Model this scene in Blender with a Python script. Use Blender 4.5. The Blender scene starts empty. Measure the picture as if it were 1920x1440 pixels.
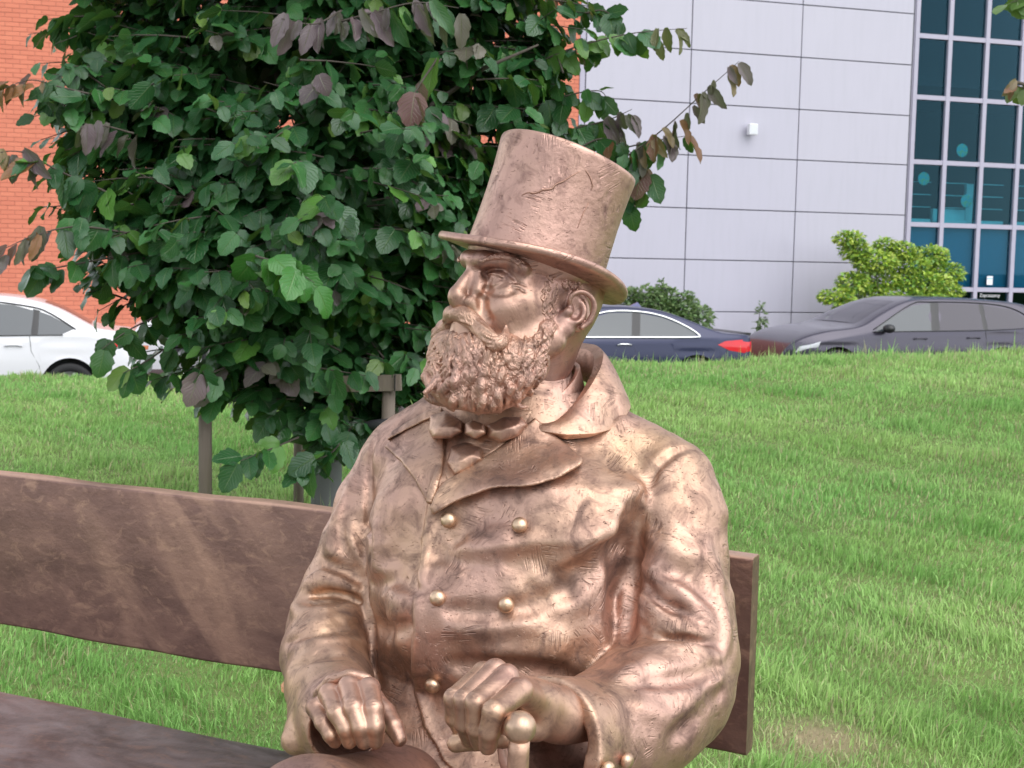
import bpy, math, random
import numpy as np
from mathutils import Vector, Matrix

random.seed(7)
rng = np.random.default_rng(7)
scene = bpy.context.scene
COL = scene.collection
f32 = np.float32

# ------------------------------------------------------------------ camera
FPX = 2500.0                      # focal length in pixels of a 1920 px wide frame
CAM = np.array([0.0, 0.0, 1.30])
PITCH, ROLL = math.radians(5.2), math.radians(1.13)
cam_data = bpy.data.cameras.new('camera')
cam_data.sensor_width = 36.0
cam_data.lens = 36.0 * FPX / 1920.0
cam_data.clip_start, cam_data.clip_end = 0.05, 2000.0
cam_data.dof.use_dof = True
cam_data.dof.focus_distance = 1.92
cam_data.dof.aperture_fstop = 20.0
cam = bpy.data.objects.new('camera', cam_data)
COL.objects.link(cam)
CAM_R = Matrix.Rotation(math.pi / 2 - PITCH, 3, 'X') @ Matrix.Rotation(ROLL, 3, 'Z')
cam.matrix_world = Matrix.Translation(Vector(CAM)) @ CAM_R.to_4x4()
scene.camera = cam
RM = np.array(CAM_R)

# ------------------------------------------------------------------ light
SUN_EL, SUN_AZ = math.radians(54), math.radians(140)   # azimuth from +Y towards +X: behind the camera, to the right
world = bpy.data.worlds.new('World')
scene.world = world
world.use_nodes = True
wn = world.node_tree
sky = wn.nodes.new('ShaderNodeTexSky')
sky.sky_type = 'NISHITA'
sky.sun_disc = False
sky.sun_elevation = SUN_EL
sky.sun_rotation = SUN_AZ
sky.air_density, sky.dust_density, sky.ozone_density = 1.0, 0.6, 1.0
hsv = wn.nodes.new('ShaderNodeHueSaturation')
hsv.inputs['Saturation'].default_value = 0.22
wn.links.new(sky.outputs[0], hsv.inputs['Color'])
bg = wn.nodes['Background']
bg.inputs['Strength'].default_value = 0.15
wn.links.new(hsv.outputs[0], bg.inputs['Color'])
sun_data = bpy.data.lights.new('sun', 'SUN')
sun_data.energy = 0.95
sun_data.angle = math.radians(64)
sun_data.color = (1.0, 0.965, 0.92)
sun = bpy.data.objects.new('sun', sun_data)
sv = Vector((math.sin(SUN_AZ) * math.cos(SUN_EL), math.cos(SUN_AZ) * math.cos(SUN_EL), math.sin(SUN_EL)))
sun.rotation_euler = (-sv).to_track_quat('-Z', 'Y').to_euler()
sun.location = (8, -8, 14)
COL.objects.link(sun)
scene.view_settings.view_transform = 'Standard'
scene.view_settings.look = 'None'
scene.view_settings.gamma = 1.0
scene.view_settings.use_curve_mapping = False
scene.view_settings.exposure = 1.14

# ------------------------------------------------------------------ measuring helpers
def P(px, py, Y):
    """the world point at depth Y on the sight line that was measured at (px, py)"""
    px, py, Y = np.asarray(px, float), np.asarray(py, float), np.asarray(Y, float)
    c = np.stack([(px - 960) / FPX, -(py - 720) / FPX, -np.ones_like(px)], -1)
    d = c @ RM.T
    return CAM + d * (Y / d[..., 1])[..., None]

def proj(p):
    q = (np.asarray(p) - CAM) @ RM
    z = -q[..., 2]
    return 960 + FPX * q[..., 0] / z, 720 - FPX * q[..., 1] / z, z

def unit(v):
    v = np.asarray(v, float)
    return v / np.maximum(np.linalg.norm(v, axis=-1, keepdims=True), 1e-12)

def sstep(a, b, x):
    t = np.clip((x - a) / (b - a), 0, 1)
    return t * t * (3 - 2 * t)

# ------------------------------------------------------------------ object helpers
def tag(o, label=None, cat=None, group=None, kind=None):
    for k, v in (('label', label), ('category', cat), ('group', group), ('kind', kind)):
        if v:
            o[k] = v
    return o

def thing(name, label, cat, loc=(0, 0, 0), rz=0.0, group=None):
    o = bpy.data.objects.new(name, None)
    o.empty_display_size = 0.1
    o.location = loc
    o.rotation_euler = (0, 0, rz)
    COL.objects.link(o)
    return tag(o, label, cat, group)

def origin(o):
    """world location of a thing, part chain included"""
    v = np.zeros(3)
    while o is not None:
        v += np.array(o.location)
        o = o.parent
    return v

def make_mesh(name, V, F, smooth=True):
    me = bpy.data.meshes.new(name)
    V = np.asarray(V, float).reshape(-1, 3)
    if isinstance(F, np.ndarray):
        n, k = F.shape
        me.vertices.add(len(V)); me.vertices.foreach_set('co', V.astype(f32).ravel())
        me.loops.add(n * k); me.loops.foreach_set('vertex_index', F.astype(np.int32).ravel())
        me.polygons.add(n)
        me.polygons.foreach_set('loop_start', np.arange(0, n * k, k, dtype=np.int32))
        me.polygons.foreach_set('use_smooth', np.full(n, smooth))
        me.update(calc_edges=True)
    else:
        me.from_pydata(V.tolist(), [], F)
        if smooth:
            me.polygons.foreach_set('use_smooth', np.full(len(me.polygons), True))
        me.update()
    return me

def obj(name, me, m=None, parent=None, loc=None):
    o = bpy.data.objects.new(name, me)
    if m is not None and len(me.materials) == 0:
        me.materials.append(m)
    if parent is not None:
        o.parent = parent
    if loc is not None:
        o.location = loc
    COL.objects.link(o)
    return o

class MB:
    """collects simple shapes and links them as ONE mesh object"""
    def __init__(s):
        s.V, s.F, s.n = [], [], 0
    def add(s, V, F):
        V = np.asarray(V, float).reshape(-1, 3)
        s.V.append(V)
        s.F += [tuple(int(i) + s.n for i in f) for f in F]
        s.n += len(V)
        return s
    def box(s, c, size, rz=0.0, ax=None):
        h = np.asarray(size, float) / 2
        q = np.array([[x, y, z] for x in (-1, 1) for y in (-1, 1) for z in (-1, 1)]) * h
        if ax is not None:
            q = q @ np.asarray(ax)
        elif rz:
            ca, sa = math.cos(rz), math.sin(rz)
            q = q @ np.array([[ca, sa, 0], [-sa, ca, 0], [0, 0, 1]])
        return s.add(q + np.asarray(c), [(0, 1, 3, 2), (4, 6, 7, 5), (0, 4, 5, 1), (2, 3, 7, 6), (0, 2, 6, 4), (1, 5, 7, 3)])
    def bar(s, a, b, w, t):
        """square-section bar from a to b"""
        a, b = np.asarray(a, float), np.asarray(b, float)
        d = unit(b - a)
        up = np.array([0, 0, 1.0]) if abs(d[2]) < .9 else np.array([0, 1.0, 0])
        x = unit(np.cross(d, up)); y = np.cross(x, d)
        return s.box((a + b) / 2, (np.linalg.norm(b - a), w, t), ax=np.array([d, x, y]))
    def tube(s, pts, r, n=8, cap=True):
        pts = np.asarray(pts, float)
        r = np.broadcast_to(np.asarray(r, float), (len(pts),))
        tan = unit(np.gradient(pts, axis=0))
        ref = np.array([0, 0, 1.0]) if abs(tan[0, 2]) < .9 else np.array([1.0, 0, 0])
        rings = []
        x = None
        for p, t, rr in zip(pts, tan, r):
            x = unit(np.cross(t, ref)) if x is None else unit(x - t * np.dot(x, t))
            y = np.cross(t, x)
            a = np.arange(n) * 2 * math.pi / n
            rings.append(p + rr * (np.cos(a)[:, None] * x + np.sin(a)[:, None] * y))
        V = np.concatenate(rings)
        F = [(i * n + j, i * n + (j + 1) % n, (i + 1) * n + (j + 1) % n, (i + 1) * n + j) for i in range(len(pts) - 1) for j in range(n)]
        if cap:
            F += [tuple(range(n))[::-1], tuple(range((len(pts) - 1) * n, len(pts) * n))]
        return s.add(V, F)
    def lathe(s, prof, n=32, M=None, sx=1.0, sy=1.0):
        """prof: list of (radius, height) turned about z; closed on the axis when radius is 0"""
        a = np.arange(n) * 2 * math.pi / n
        V = np.concatenate([np.stack([r * sx * np.cos(a), r * sy * np.sin(a), np.full(n, z)], -1) for r, z in prof])
        F = [(i * n + j, i * n + (j + 1) % n, (i + 1) * n + (j + 1) % n, (i + 1) * n + j) for i in range(len(prof) - 1) for j in range(n)]
        if M is not None:
            V = np.concatenate([V, np.ones((len(V), 1))], 1) @ np.array(M).T[:, :3]
        return s.add(V, F)
    def mesh(s, name, parent=None, smooth=False):
        V = np.concatenate(s.V)
        if parent is not None:
            V = V - origin(parent)
        return make_mesh(name, V, s.F, smooth)
    def build(s, name, m, parent=None, smooth=False):
        return obj(name, s.mesh(name, parent, smooth), m, parent)

def bevel(o, w=0.01, seg=2):
    b = o.modifiers.new('bevel', 'BEVEL'); b.width = w; b.segments = seg; b.limit_method = 'ANGLE'; b.angle_limit = math.radians(40)
    return o

# ------------------------------------------------------------------ material helpers
class NT:
    def __init__(s, name):
        s.m = bpy.data.materials.new(name); s.m.use_nodes = True
        s.t = s.m.node_tree; s.b = s.t.nodes['Principled BSDF']; s.out = s.t.nodes['Material Output']
    def n(s, typ, ins=None, **kw):
        nd = s.t.nodes.new('ShaderNode' + typ)
        for k, v in kw.items():
            setattr(nd, k, v)
        for k, v in (ins or {}).items():
            if isinstance(v, bpy.types.NodeSocket):
                s.t.links.new(v, nd.inputs[k])
            else:
                nd.inputs[k].default_value = v
        return nd
    def noise(s, vec, scale, detail=4.0, rough=0.55, dist=0.0):
        return s.n('TexNoise', {'Vector': vec, 'Scale': scale, 'Detail': detail, 'Roughness': rough, 'Distortion': dist}).outputs['Fac']
    def ramp(s, fac, stops, interp='LINEAR'):
        r = s.n('ValToRGB', {'Fac': fac}); e = r.color_ramp.elements; r.color_ramp.interpolation = interp
        while len(e) < len(stops):
            e.new(0.5)
        for el, (p, c) in zip(e, stops):
            el.position = p
            el.color = (c, c, c, 1) if not hasattr(c, '__len__') else (*c, 1)
        return r.outputs['Color']
    def mix(s, fac, a, b, blend='MIX'):
        x = s.n('Mix', data_type='RGBA', blend_type=blend)
        for i, v in ((0, fac), (6, a), (7, b)):
            if isinstance(v, bpy.types.NodeSocket):
                s.t.links.new(v, x.inputs[i])
            elif hasattr(v, '__len__'):
                x.inputs[i].default_value = (*v, 1)
            else:
                x.inputs[i].default_value = v
        return x.outputs[2]
    def math(s, op, a, b=0.0, c=0.0):
        return s.n('Math', {0: a, 1: b, 2: c}, operation=op).outputs[0]
    def bump(s, h, strength=0.3, dist=0.01, normal=None):
        ins = {'Height': h, 'Strength': strength, 'Distance': dist}
        if normal is not None:
            ins['Normal'] = normal
        return s.n('Bump', ins).outputs[0]
    def set(s, **kw):
        for k, v in kw.items():
            k = k.replace('_', ' ')
            if isinstance(v, bpy.types.NodeSocket):
                s.t.links.new(v, s.b.inputs[k])
            else:
                s.b.inputs[k].default_value = (*v, 1) if (hasattr(v, '__len__') and len(v) == 3) else v
        return s.m
    @property
    def oc(s):
        return s.n('TexCoord').outputs['Object']

def plain(name, col, rough=0.6, metal=0.0, var=0.08, scale=6.0, **kw):
    t = NT(name)
    n = t.noise(t.oc, scale)
    c = t.mix(n, [max(0, x * (1 - var)) for x in col], [min(1, x * (1 + var)) for x in col])
    return t.set(Base_Color=c, Roughness=rough, Metallic=metal, **kw)

def bronze(name, pink=(0.50, 0.295, 0.245), gold=(0.52, 0.335, 0.205), dark=(0.17, 0.10, 0.09), rough=0.52, marks=1.0, darkness=0.0, lump=1.0, fine=1.0):
    t = NT(name)
    oc = t.oc
    big = t.ramp(t.noise(oc, 5.5, 3, .5, .4), [(.42, 0.0), (.72, 1.0)])
    mid = t.ramp(t.noise(oc, 24, 5, .62, .8), [(.50 - darkness, 0.0), (.72 - darkness, 1.0)])
    sm = t.ramp(t.noise(oc, 90, 4, .6, .3), [(.60, 0.0), (.74, 1.0)])
    c = t.mix(big, pink, gold)
    run = t.ramp(t.noise(t.n('Mapping', {'Vector': oc, 'Scale': (1, 1, .22)}).outputs[0], 20, 4, .6, .5), [(.52, 0.0), (.70, 1.0)])
    c = t.mix(t.math('MULTIPLY', run, .38), c, dark)
    c = t.mix(t.math('MULTIPLY', mid, .80), c, dark)
    c = t.mix(t.math('MULTIPLY', sm, .45), c, [x * .7 for x in dark])
    r = t.math('ADD', rough, t.math('MULTIPLY', mid, .14))
    rub = t.ramp(t.n('NewGeometry').outputs['Pointiness'], [(.515, 0.0), (.585, 1.0)])   # edges and knuckles rubbed bright by hands
    c = t.mix(t.math('MULTIPLY', rub, .45), c, [min(.85, x * 1.45) for x in gold])
    # modelling-tool marks: short parallel grooves, their direction differs from patch to patch
    vo = t.n('TexVoronoi', {'Vector': t.n('VectorMath', {0: oc, 1: t.n('VectorMath', {0: t.n('TexNoise', {'Vector': oc, 'Scale': 30.0}).outputs['Color'], 3: .03}, operation='SCALE').outputs[0]}, operation='ADD').outputs[0], 'Scale': 26.0, 'Randomness': 1.0})
    ang = t.math('MULTIPLY', t.n('SeparateColor', {'Color': vo.outputs['Color']}).outputs[0], 6.28)
    rot = t.n('VectorRotate', {'Vector': oc, 'Axis': (.55, -.62, .56), 'Angle': ang}, rotation_type='AXIS_ANGLE').outputs[0]
    cut = t.n('Mapping', {'Vector': rot, 'Scale': (26, 330, 26)}).outputs[0]
    wv = t.ramp(t.noise(cut, 1.0, 1.5, .5, .25), [(.36, 0.0), (.50, 1.0)])
    sel = t.ramp(t.n('SeparateColor', {'Color': vo.outputs['Color']}).outputs[1], [(.52, 0.0), (.60, 1.0)])
    patch = t.math('MULTIPLY', sel, t.ramp(t.noise(oc, 30, 2), [(.47, 0.0), (.57, 1.0)]))
    h1 = t.math('MULTIPLY', t.math('SUBTRACT', wv, 1.0), patch)
    # little pits and knife nicks
    st = t.n('Mapping', {'Vector': oc, 'Scale': (1.0, 1.0, 2.6), 'Rotation': (.3, .5, .9)}).outputs[0]
    pit = t.ramp(t.noise(st, 120, 3, .6, 1.2), [(.64, 0.0), (.72, 1.0)])
    soft = t.noise(oc, 34, 4, .6)
    c = t.mix(t.math('MULTIPLY', pit, .55 * fine), c, [x * .5 for x in dark])
    c = t.mix(t.math('MULTIPLY', t.math('SUBTRACT', 1.0, wv), t.math('MULTIPLY', patch, .35 * marks)), c, dark)
    n1 = t.bump(soft, .32 * lump, .006)
    n2 = t.bump(h1, .6 * marks, .0012, n1)
    n3 = t.bump(t.math('MULTIPLY', pit, -1.0), .7 * fine, .0012, n2)
    return t.set(Base_Color=c, Metallic=.92, Roughness=r, Normal=n3)

# ------------------------------------------------------------------ modelling in clay: distance fields and their skin
class Vol:
    def __init__(s, lo, hi, h):
        s.lo = np.asarray(lo, float); s.h = h
        s.shape = tuple(int(math.ceil((b - a) / h)) + 1 for a, b in zip(lo, hi))
        s.F = np.full(s.shape, 0.2, f32)
        s.ax = [(s.lo[i] + h * np.arange(s.shape[i])).astype(f32) for i in range(3)]
    def like(s):
        v = Vol(s.lo, s.lo, 1.0)
        v.F, v.shape, v.h, v.lo, v.ax = np.full(s.shape, .2, f32), s.shape, s.h, s.lo, s.ax
        return v
    def copy(s):
        v = s.like(); v.F = s.F.copy()
        return v
    def sl(s, lo, hi):
        out = []
        for i in range(3):
            a = int(max(0, math.floor((lo[i] - s.lo[i]) / s.h))); b = int(min(s.shape[i], math.ceil((hi[i] - s.lo[i]) / s.h) + 1))
            if b - a < 1:
                return None
            out.append(slice(a, b))
        return tuple(out)
    def grid(s, sl):
        return s.ax[0][sl[0]][:, None, None], s.ax[1][sl[1]][None, :, None], s.ax[2][sl[2]][None, None, :]
    def op(s, fn, lo, hi, k=0.0, mode='add', pad=0.012):
        m = pad + k
        sl = s.sl(np.asarray(lo) - m, np.asarray(hi) + m)
        if sl is None:
            return s
        a = s.F[sl]; b = fn(*s.grid(sl)).astype(f32)
        if mode == 'sub':
            a = -a
        if k > 0:
            t = np.clip(.5 + .5 * (b - a) / k, 0, 1)
            r = b + (a - b) * t - k * t * (1 - t)
        else:
            r = np.minimum(a, b)
        s.F[sl] = -r if mode == 'sub' else r
        return s
    def ball(s, c, r, k=0.0, mode='add'):
        c = np.asarray(c, float)
        return s.op(lambda X, Y, Z: np.sqrt((X - c[0]) ** 2 + (Y - c[1]) ** 2 + (Z - c[2]) ** 2) - r, c - r, c + r, k, mode)
    def egg(s, c, r, ax=None, k=0.0, mode='add'):
        c = np.asarray(c, float); A = np.eye(3) if ax is None else np.asarray(ax, float); r = np.asarray(r, float)
        def fn(X, Y, Z):
            dx, dy, dz = X - c[0], Y - c[1], Z - c[2]
            k0 = k1 = 0
            for i in range(3):
                q = dx * A[i][0] + dy * A[i][1] + dz * A[i][2]
                k0 = k0 + (q / r[i]) ** 2; k1 = k1 + (q / r[i] ** 2) ** 2
            k0 = np.sqrt(k0)
            return k0 * (k0 - 1) / np.maximum(np.sqrt(k1), 1e-6)
        e = np.abs(A.T) @ r
        return s.op(fn, c - e, c + e, k, mode)
    def rope(s, pts, rad, k=0.0, mode='add', kin=0.0):
        """tapered rounded strand through points; its bends are blended"""
        pts = np.asarray(pts, float); rad = np.broadcast_to(np.asarray(rad, float), (len(pts),))
        def fn(X, Y, Z):
            out = None
            for a, b, ra, rb in zip(pts[:-1], pts[1:], rad[:-1], rad[1:]):
                ab = b - a; L = float(ab @ ab) + 1e-12
                t = np.clip(((X - a[0]) * ab[0] + (Y - a[1]) * ab[1] + (Z - a[2]) * ab[2]) / L, 0, 1)
                d = np.sqrt((X - a[0] - t * ab[0]) ** 2 + (Y - a[1] - t * ab[1]) ** 2 + (Z - a[2] - t * ab[2]) ** 2) - (ra + t * (rb - ra))
                if out is None:
                    out = d
                elif kin > 0:
                    h = np.clip(.5 + .5 * (d - out) / kin, 0, 1)
                    out = d + (out - d) * h - kin * h * (1 - h)
                else:
                    out = np.minimum(out, d)
            return out
        R = rad.max()
        return s.op(fn, pts.min(0) - R, pts.max(0) + R, k, mode)
    def sample(s, p):
        q = (np.asarray(p) - s.lo) / s.h
        q = np.clip(q, 0, np.array(s.shape) - 1.001)
        i = q.astype(int); t = (q - i).astype(f32)
        r = 0
        for dx in (0, 1):
            for dy in (0, 1):
                for dz in (0, 1):
                    w = (t[..., 0] if dx else 1 - t[..., 0]) * (t[..., 1] if dy else 1 - t[..., 1]) * (t[..., 2] if dz else 1 - t[..., 2])
                    r = r + w * s.F[i[..., 0] + dx, i[..., 1] + dy, i[..., 2] + dz]
        return r
    def hit(s, px, py, y0=None, y1=None):
        """first point of the skin along measured sight lines"""
        px = np.atleast_1d(np.asarray(px, float)); py = np.atleast_1d(np.asarray(py, float))
        y0 = s.lo[1] if y0 is None else y0; y1 = s.lo[1] + s.h * (s.shape[1] - 1) if y1 is None else y1
        ys = np.arange(y0, y1, .002)
        pts = P(px[:, None] + 0 * ys, py[:, None] + 0 * ys, ys[None, :] + 0 * px[:, None])
        v = s.sample(pts) < 0
        j = np.where(v.any(1), v.argmax(1), len(ys) // 2)
        return pts[np.arange(len(px)), j], v.any(1)
    def grad(s, p, e=.006):
        g = np.stack([s.sample(p + d) - s.sample(p - d) for d in np.eye(3) * e], -1)
        return unit(g)
    def skin(s):
        F, h = s.F, s.h
        S = F < 0
        c = np.zeros(tuple(n - 1 for n in F.shape), np.uint8)
        corners = [(i, j, k) for i in (0, 1) for j in (0, 1) for k in (0, 1)]
        nx, ny, nz = F.shape
        for i, j, k in corners:
            c += S[i:nx - 1 + i, j:ny - 1 + j, k:nz - 1 + k]
        act = (c > 0) & (c < 8)
        idx = np.argwhere(act)
        vals = np.stack([F[idx[:, 0] + i, idx[:, 1] + j, idx[:, 2] + k] for i, j, k in corners], 1)
        acc = np.zeros((len(idx), 3)); cnt = np.zeros(len(idx))
        for a in range(8):
            for b in range(a + 1, 8):
                ca, cb = np.array(corners[a]), np.array(corners[b])
                if np.abs(ca - cb).sum() != 1:
                    continue
                va, vb = vals[:, a], vals[:, b]
                m = (va < 0) != (vb < 0)
                t = np.where(m, va / np.where(m, va - vb, 1), 0)
                acc += m[:, None] * (ca + t[:, None] * (cb - ca)); cnt += m
        V = s.lo + h * (idx + acc / cnt[:, None])
        vid = np.full(act.shape, -1, np.int32); vid[act] = np.arange(len(idx))
        quads = []
        for ax in range(3):
            o1, o2 = [(1, 2), (2, 0), (0, 1)][ax]
            A = [slice(None)] * 3; B = [slice(None)] * 3
            A[ax] = slice(0, F.shape[ax] - 1); B[ax] = slice(1, F.shape[ax])
            for o in (o1, o2):
                A[o] = slice(1, F.shape[o] - 1); B[o] = slice(1, F.shape[o] - 1)
            sa, sb = S[tuple(A)], S[tuple(B)]
            e = np.argwhere(sa != sb)
            flip = sa[tuple(e.T)]
            off = np.zeros(3, int); off[o1] = 1; off[o2] = 1
            e = e + off
            def cell(d1, d2):
                q = e.copy(); q[:, o1] -= d1; q[:, o2] -= d2
                return vid[tuple(q.T)]
            q = np.stack([cell(1, 1), cell(0, 1), cell(0, 0), cell(1, 0)], 1)
            q[~flip] = q[~flip][:, ::-1]
            quads.append(q)
        Q = np.concatenate(quads)
        return V, Q[(Q >= 0).all(1)]
    def build(s, name, m, parent, relax=1, one=False):
        V, Q = s.skin()
        if one:                         # keep the body, drop stray crumbs
            lab = np.arange(len(V))
            while True:
                new = lab.copy(); mn = lab[Q].min(1)
                for i in range(4):
                    np.minimum.at(new, Q[:, i], mn)
                new = new[new]
                if (new == lab).all():
                    break
                lab = new
            big = np.bincount(lab).argmax(); Q = Q[lab[Q[:, 0]] == big]
            ids = np.unique(Q); re = np.zeros(len(V), int); re[ids] = np.arange(len(ids)); V = V[ids]; Q = re[Q]
        for _ in range(relax):          # one light pass of averaging takes the voxel steps out
            A = np.zeros_like(V); n = np.zeros(len(V))
            for i in range(4):
                np.add.at(A, Q[:, i], V[Q[:, (i + 1) % 4]]); np.add.at(n, Q[:, i], 1)
                np.add.at(A, Q[:, i], V[Q[:, (i - 1) % 4]]); np.add.at(n, Q[:, i], 1)
            V = .5 * V + .5 * A / np.maximum(n, 1)[:, None]
        return obj(name, make_mesh(name, V - origin(parent), Q), m, parent)

def poly_dist(px, py, poly):
    """signed distance (pixels) to a polygon, negative inside"""
    poly = np.asarray(poly, float)
    d = np.full(px.shape, 1e9, f32); inside = np.zeros(px.shape, bool)
    for (x0, y0), (x1, y1) in zip(poly, np.roll(poly, -1, 0)):
        ex, ey = x1 - x0, y1 - y0
        t = np.clip(((px - x0) * ex + (py - y0) * ey) / (ex * ex + ey * ey), 0, 1)
        d = np.minimum(d, np.hypot(px - x0 - t * ex, py - y0 - t * ey))
        cr = (y0 > py) != (y1 > py)
        inside ^= cr & (px < (x1 - x0) * (py - y0) / (y1 - y0 if y1 != y0 else 1e-9) + x0)
    return np.where(inside, -d, d)

def spline(pts, n=8):
    """Catmull-Rom through points"""
    p = np.asarray(pts, float)
    q = np.concatenate([2 * p[:1] - p[1:2], p, 2 * p[-1:] - p[-2:-1]])
    out = []
    for i in range(1, len(q) - 2):
        for t in np.linspace(0, 1, n, endpoint=False):
            out.append(.5 * ((2 * q[i]) + (-q[i - 1] + q[i + 1]) * t + (2 * q[i - 1] - 5 * q[i] + 4 * q[i + 1] - q[i + 2]) * t ** 2 + (-q[i - 1] + 3 * q[i] - 3 * q[i + 1] + q[i + 2]) * t ** 3))
    out.append(p[-1])
    return np.array(out)
# ================================================================== ground, road
def crest(x):
    return np.interp(x, [-9, -4.2, -2.7, .84, 1.94, 2.6, 4.1, 6, 12], [.18, .215, .24, .44, .46, .53, .60, .66, .75])
def gz(x, y):
    x = np.asarray(x, float); y = np.asarray(y, float)
    up = crest(x) * sstep(2.6, 12.2, y) * 1.0
    r = up + .010 * np.sin(x * 1.7 + y * .9) * sstep(3, 5, y) + .008 * np.sin(x * 3.9 - y * 2.3) * sstep(3, 5, y)
    f = sstep(11.6, 14.2, y)
    return r * (1 - f) - 1.1 * f
ROAD_Z = -.64
TILT = .018                       # the street climbs gently to the right
def ground_mesh():
    xs = np.concatenate([[-600, -200, -80, -40, -25], np.arange(-18, 18.1, .3), [25, 40, 80, 200, 600]])
    ys = np.concatenate([[-600, -200, -60, -20, -8], np.arange(-4, 16.1, .2), [20, 30, 40, 80, 200, 600]])
    X, Y = np.meshgrid(xs, ys, indexing='ij')
    V = np.stack([X, Y, gz(X, Y)], -1).reshape(-1, 3)
    n, k = len(xs), len(ys)
    i, j = np.meshgrid(np.arange(n - 1), np.arange(k - 1), indexing='ij')
    a = (i * k + j).ravel()
    return make_mesh('lawn', V, np.stack([a, a + k, a + k + 1, a + 1], 1))
t = NT('soil_and_turf')
n1 = t.noise(t.oc, 1.3, 5, .6); n2 = t.noise(t.oc, 22, 5, .7)
c = t.mix(t.ramp(n1, [(.35, 0), (.65, 1)]), (.13, .19, .05), (.17, .23, .06))
c = t.mix(t.ramp(n2, [(.45, 0), (.75, .6)]), c, (.13, .12, .05))
bare = P(1535, 1400, 3.55)[:2]
dd = t.n('VectorMath', {0: t.n('VectorMath', {0: t.oc, 1: (1, 1, 0)}, operation='MULTIPLY').outputs[0], 1: (float(bare[0]), float(bare[1]), 0)}, operation='DISTANCE').outputs['Value']
c = t.mix(t.ramp(t.math('ADD', dd, t.math('MULTIPLY', n2, .12)), [(.12, 1.0), (.27, 0.0)]), c, (.29, .235, .13))
lawn = obj('lawn', ground_mesh(), t.set(Base_Color=c, Roughness=.95, Normal=t.bump(n2, .8, .03)))
lawn['kind'] = 'structure'

t = NT('asphalt')
n = t.noise(t.oc, 60, 6, .8); b = t.noise(t.oc, .8, 4)
M_ASPH = t.set(Base_Color=t.mix(b, (.045, .045, .05), (.065, .063, .066)), Roughness=.85, Normal=t.bump(n, .5, .01))
WD = np.array([.958, .287, 0.0]); WN = np.array([.287, -.958, 0.0])      # the street's direction; towards the lens
def street(s, n, z=0.0):
    """s metres along the street, n metres towards the lens from the building front"""
    return P(960, 500, 30.0) * [1, 1, 0] + WD * s + WN * n + np.array([0, 0, z])
def strip(name, m, n0, n1, z0, z1, kind='structure'):
    a, b = street(-70, n0), street(70, n0); c, d = street(70, n1), street(-70, n1)
    mb = MB()
    mb.add([p + [0, 0, z + TILT * q] for z in (z0, z1) for p, q in ((a, -70), (b, 70), (c, 70), (d, -70))], [(0, 1, 2, 3), (7, 6, 5, 4), (0, 4, 5, 1), (1, 5, 6, 2), (2, 6, 7, 3), (3, 7, 4, 0)])
    o = mb.build(name, m); o['kind'] = kind
    return o
strip('road', M_ASPH, 2.2, 12.6, ROAD_Z - .3, ROAD_Z)
M_CONC = plain('pale_concrete', (.36, .355, .35), .85)
strip('kerb', M_CONC, 2.0, 2.2, ROAD_Z - .3, ROAD_Z + .12)
strip('pavement', plain('paving', (.30, .295, .29), .9), .0, 2.0, ROAD_Z - .3, ROAD_Z + .116)
# paved walk the bench faces
M_PAVE = plain('warm_paving', (.25, .23, .21), .85)
mb = MB()
mb.add([(-30, -30, .006), (30, -30, .006), (30, 1.0, .006), (-30, 2.2, .006)], [(0, 1, 2, 3)])
o = mb.build('footpath', M_PAVE); o['kind'] = 'structure'
# ================================================================== buildings along the street
def on_front(px, py, off=0.0):
    """where the sight line (px, py) meets the building front moved off metres towards the lens; returns (s, z)"""
    a = P(px, py, 1.0) - CAM; o = street(0, off)
    q = CAM + a * (((o - CAM) @ WN) / (a @ WN))
    return float((q - street(0, off)) @ WD), float(q[2])
def fbox(mb, s0, s1, z0, z1, n0, n1):
    """box on the front: along s, up z, n towards the lens"""
    c = [street(s, n, z) for s in (s0, s1) for n in (n0, n1) for z in (z0, z1)]
    return mb.add(c, [(0, 1, 3, 2), (4, 6, 7, 5), (0, 4, 5, 1), (2, 3, 7, 6), (0, 2, 6, 4), (1, 5, 7, 3)])
GZ = ROAD_Z - .10
# ---- grey clad building
sA = on_front(1085, 300)[0]                      # joint with the brick building
cols = [sA + .12] + [on_front(x, 400)[0] for x in (1287, 1491)] + [on_front(1697, 400)[0]]
z_rows = [on_front(1495, y)[1] for y in (586, 491, 397, 300, 205, 107, 8)]
dz = (z_rows[-1] - z_rows[0]) / 6
z_edges = [z_rows[0] - 2 * dz * .55, ] + z_rows + [z_rows[-1] + dz * i for i in range(1, 7)]
z_edges[0] = GZ + .02
grey = thing('clad_building', 'pale grey panel-clad building with a tall window wall', 'building', tuple(street(3, 0, GZ)))
t = NT('grey_cladding')
n = t.noise(t.oc, .5, 3); n2 = t.noise(t.n('Mapping', {'Vector': t.oc, 'Scale': (3, 3, .3)}).outputs[0], 3, 4)
c = t.mix(n, (.44, .425, .50), (.475, .46, .535)); c = t.mix(t.math('MULTIPLY', t.n('ObjectInfo').outputs['Random'], .5), c, (.44, .43, .515)); c = t.mix(t.math('MULTIPLY', t.ramp(n2, [(.45, 0), (.8, 1)]), .25), c, (.37, .365, .42))
M_CLAD = t.set(Base_Color=c, Roughness=.42, Metallic=.0)
M_BACK = plain('dark_joint', (.10, .10, .12), .8)
M_FRAME = plain('window_frame_paint', (.39, .37, .46), .45)
z_top = z_edges[-1]
fbox(MB(), sA + .02, cols[-1] + .05, GZ - .3, z_top, -6.0, -.045).build('wall', M_BACK, grey)
gap = .011
base_me = None
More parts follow.
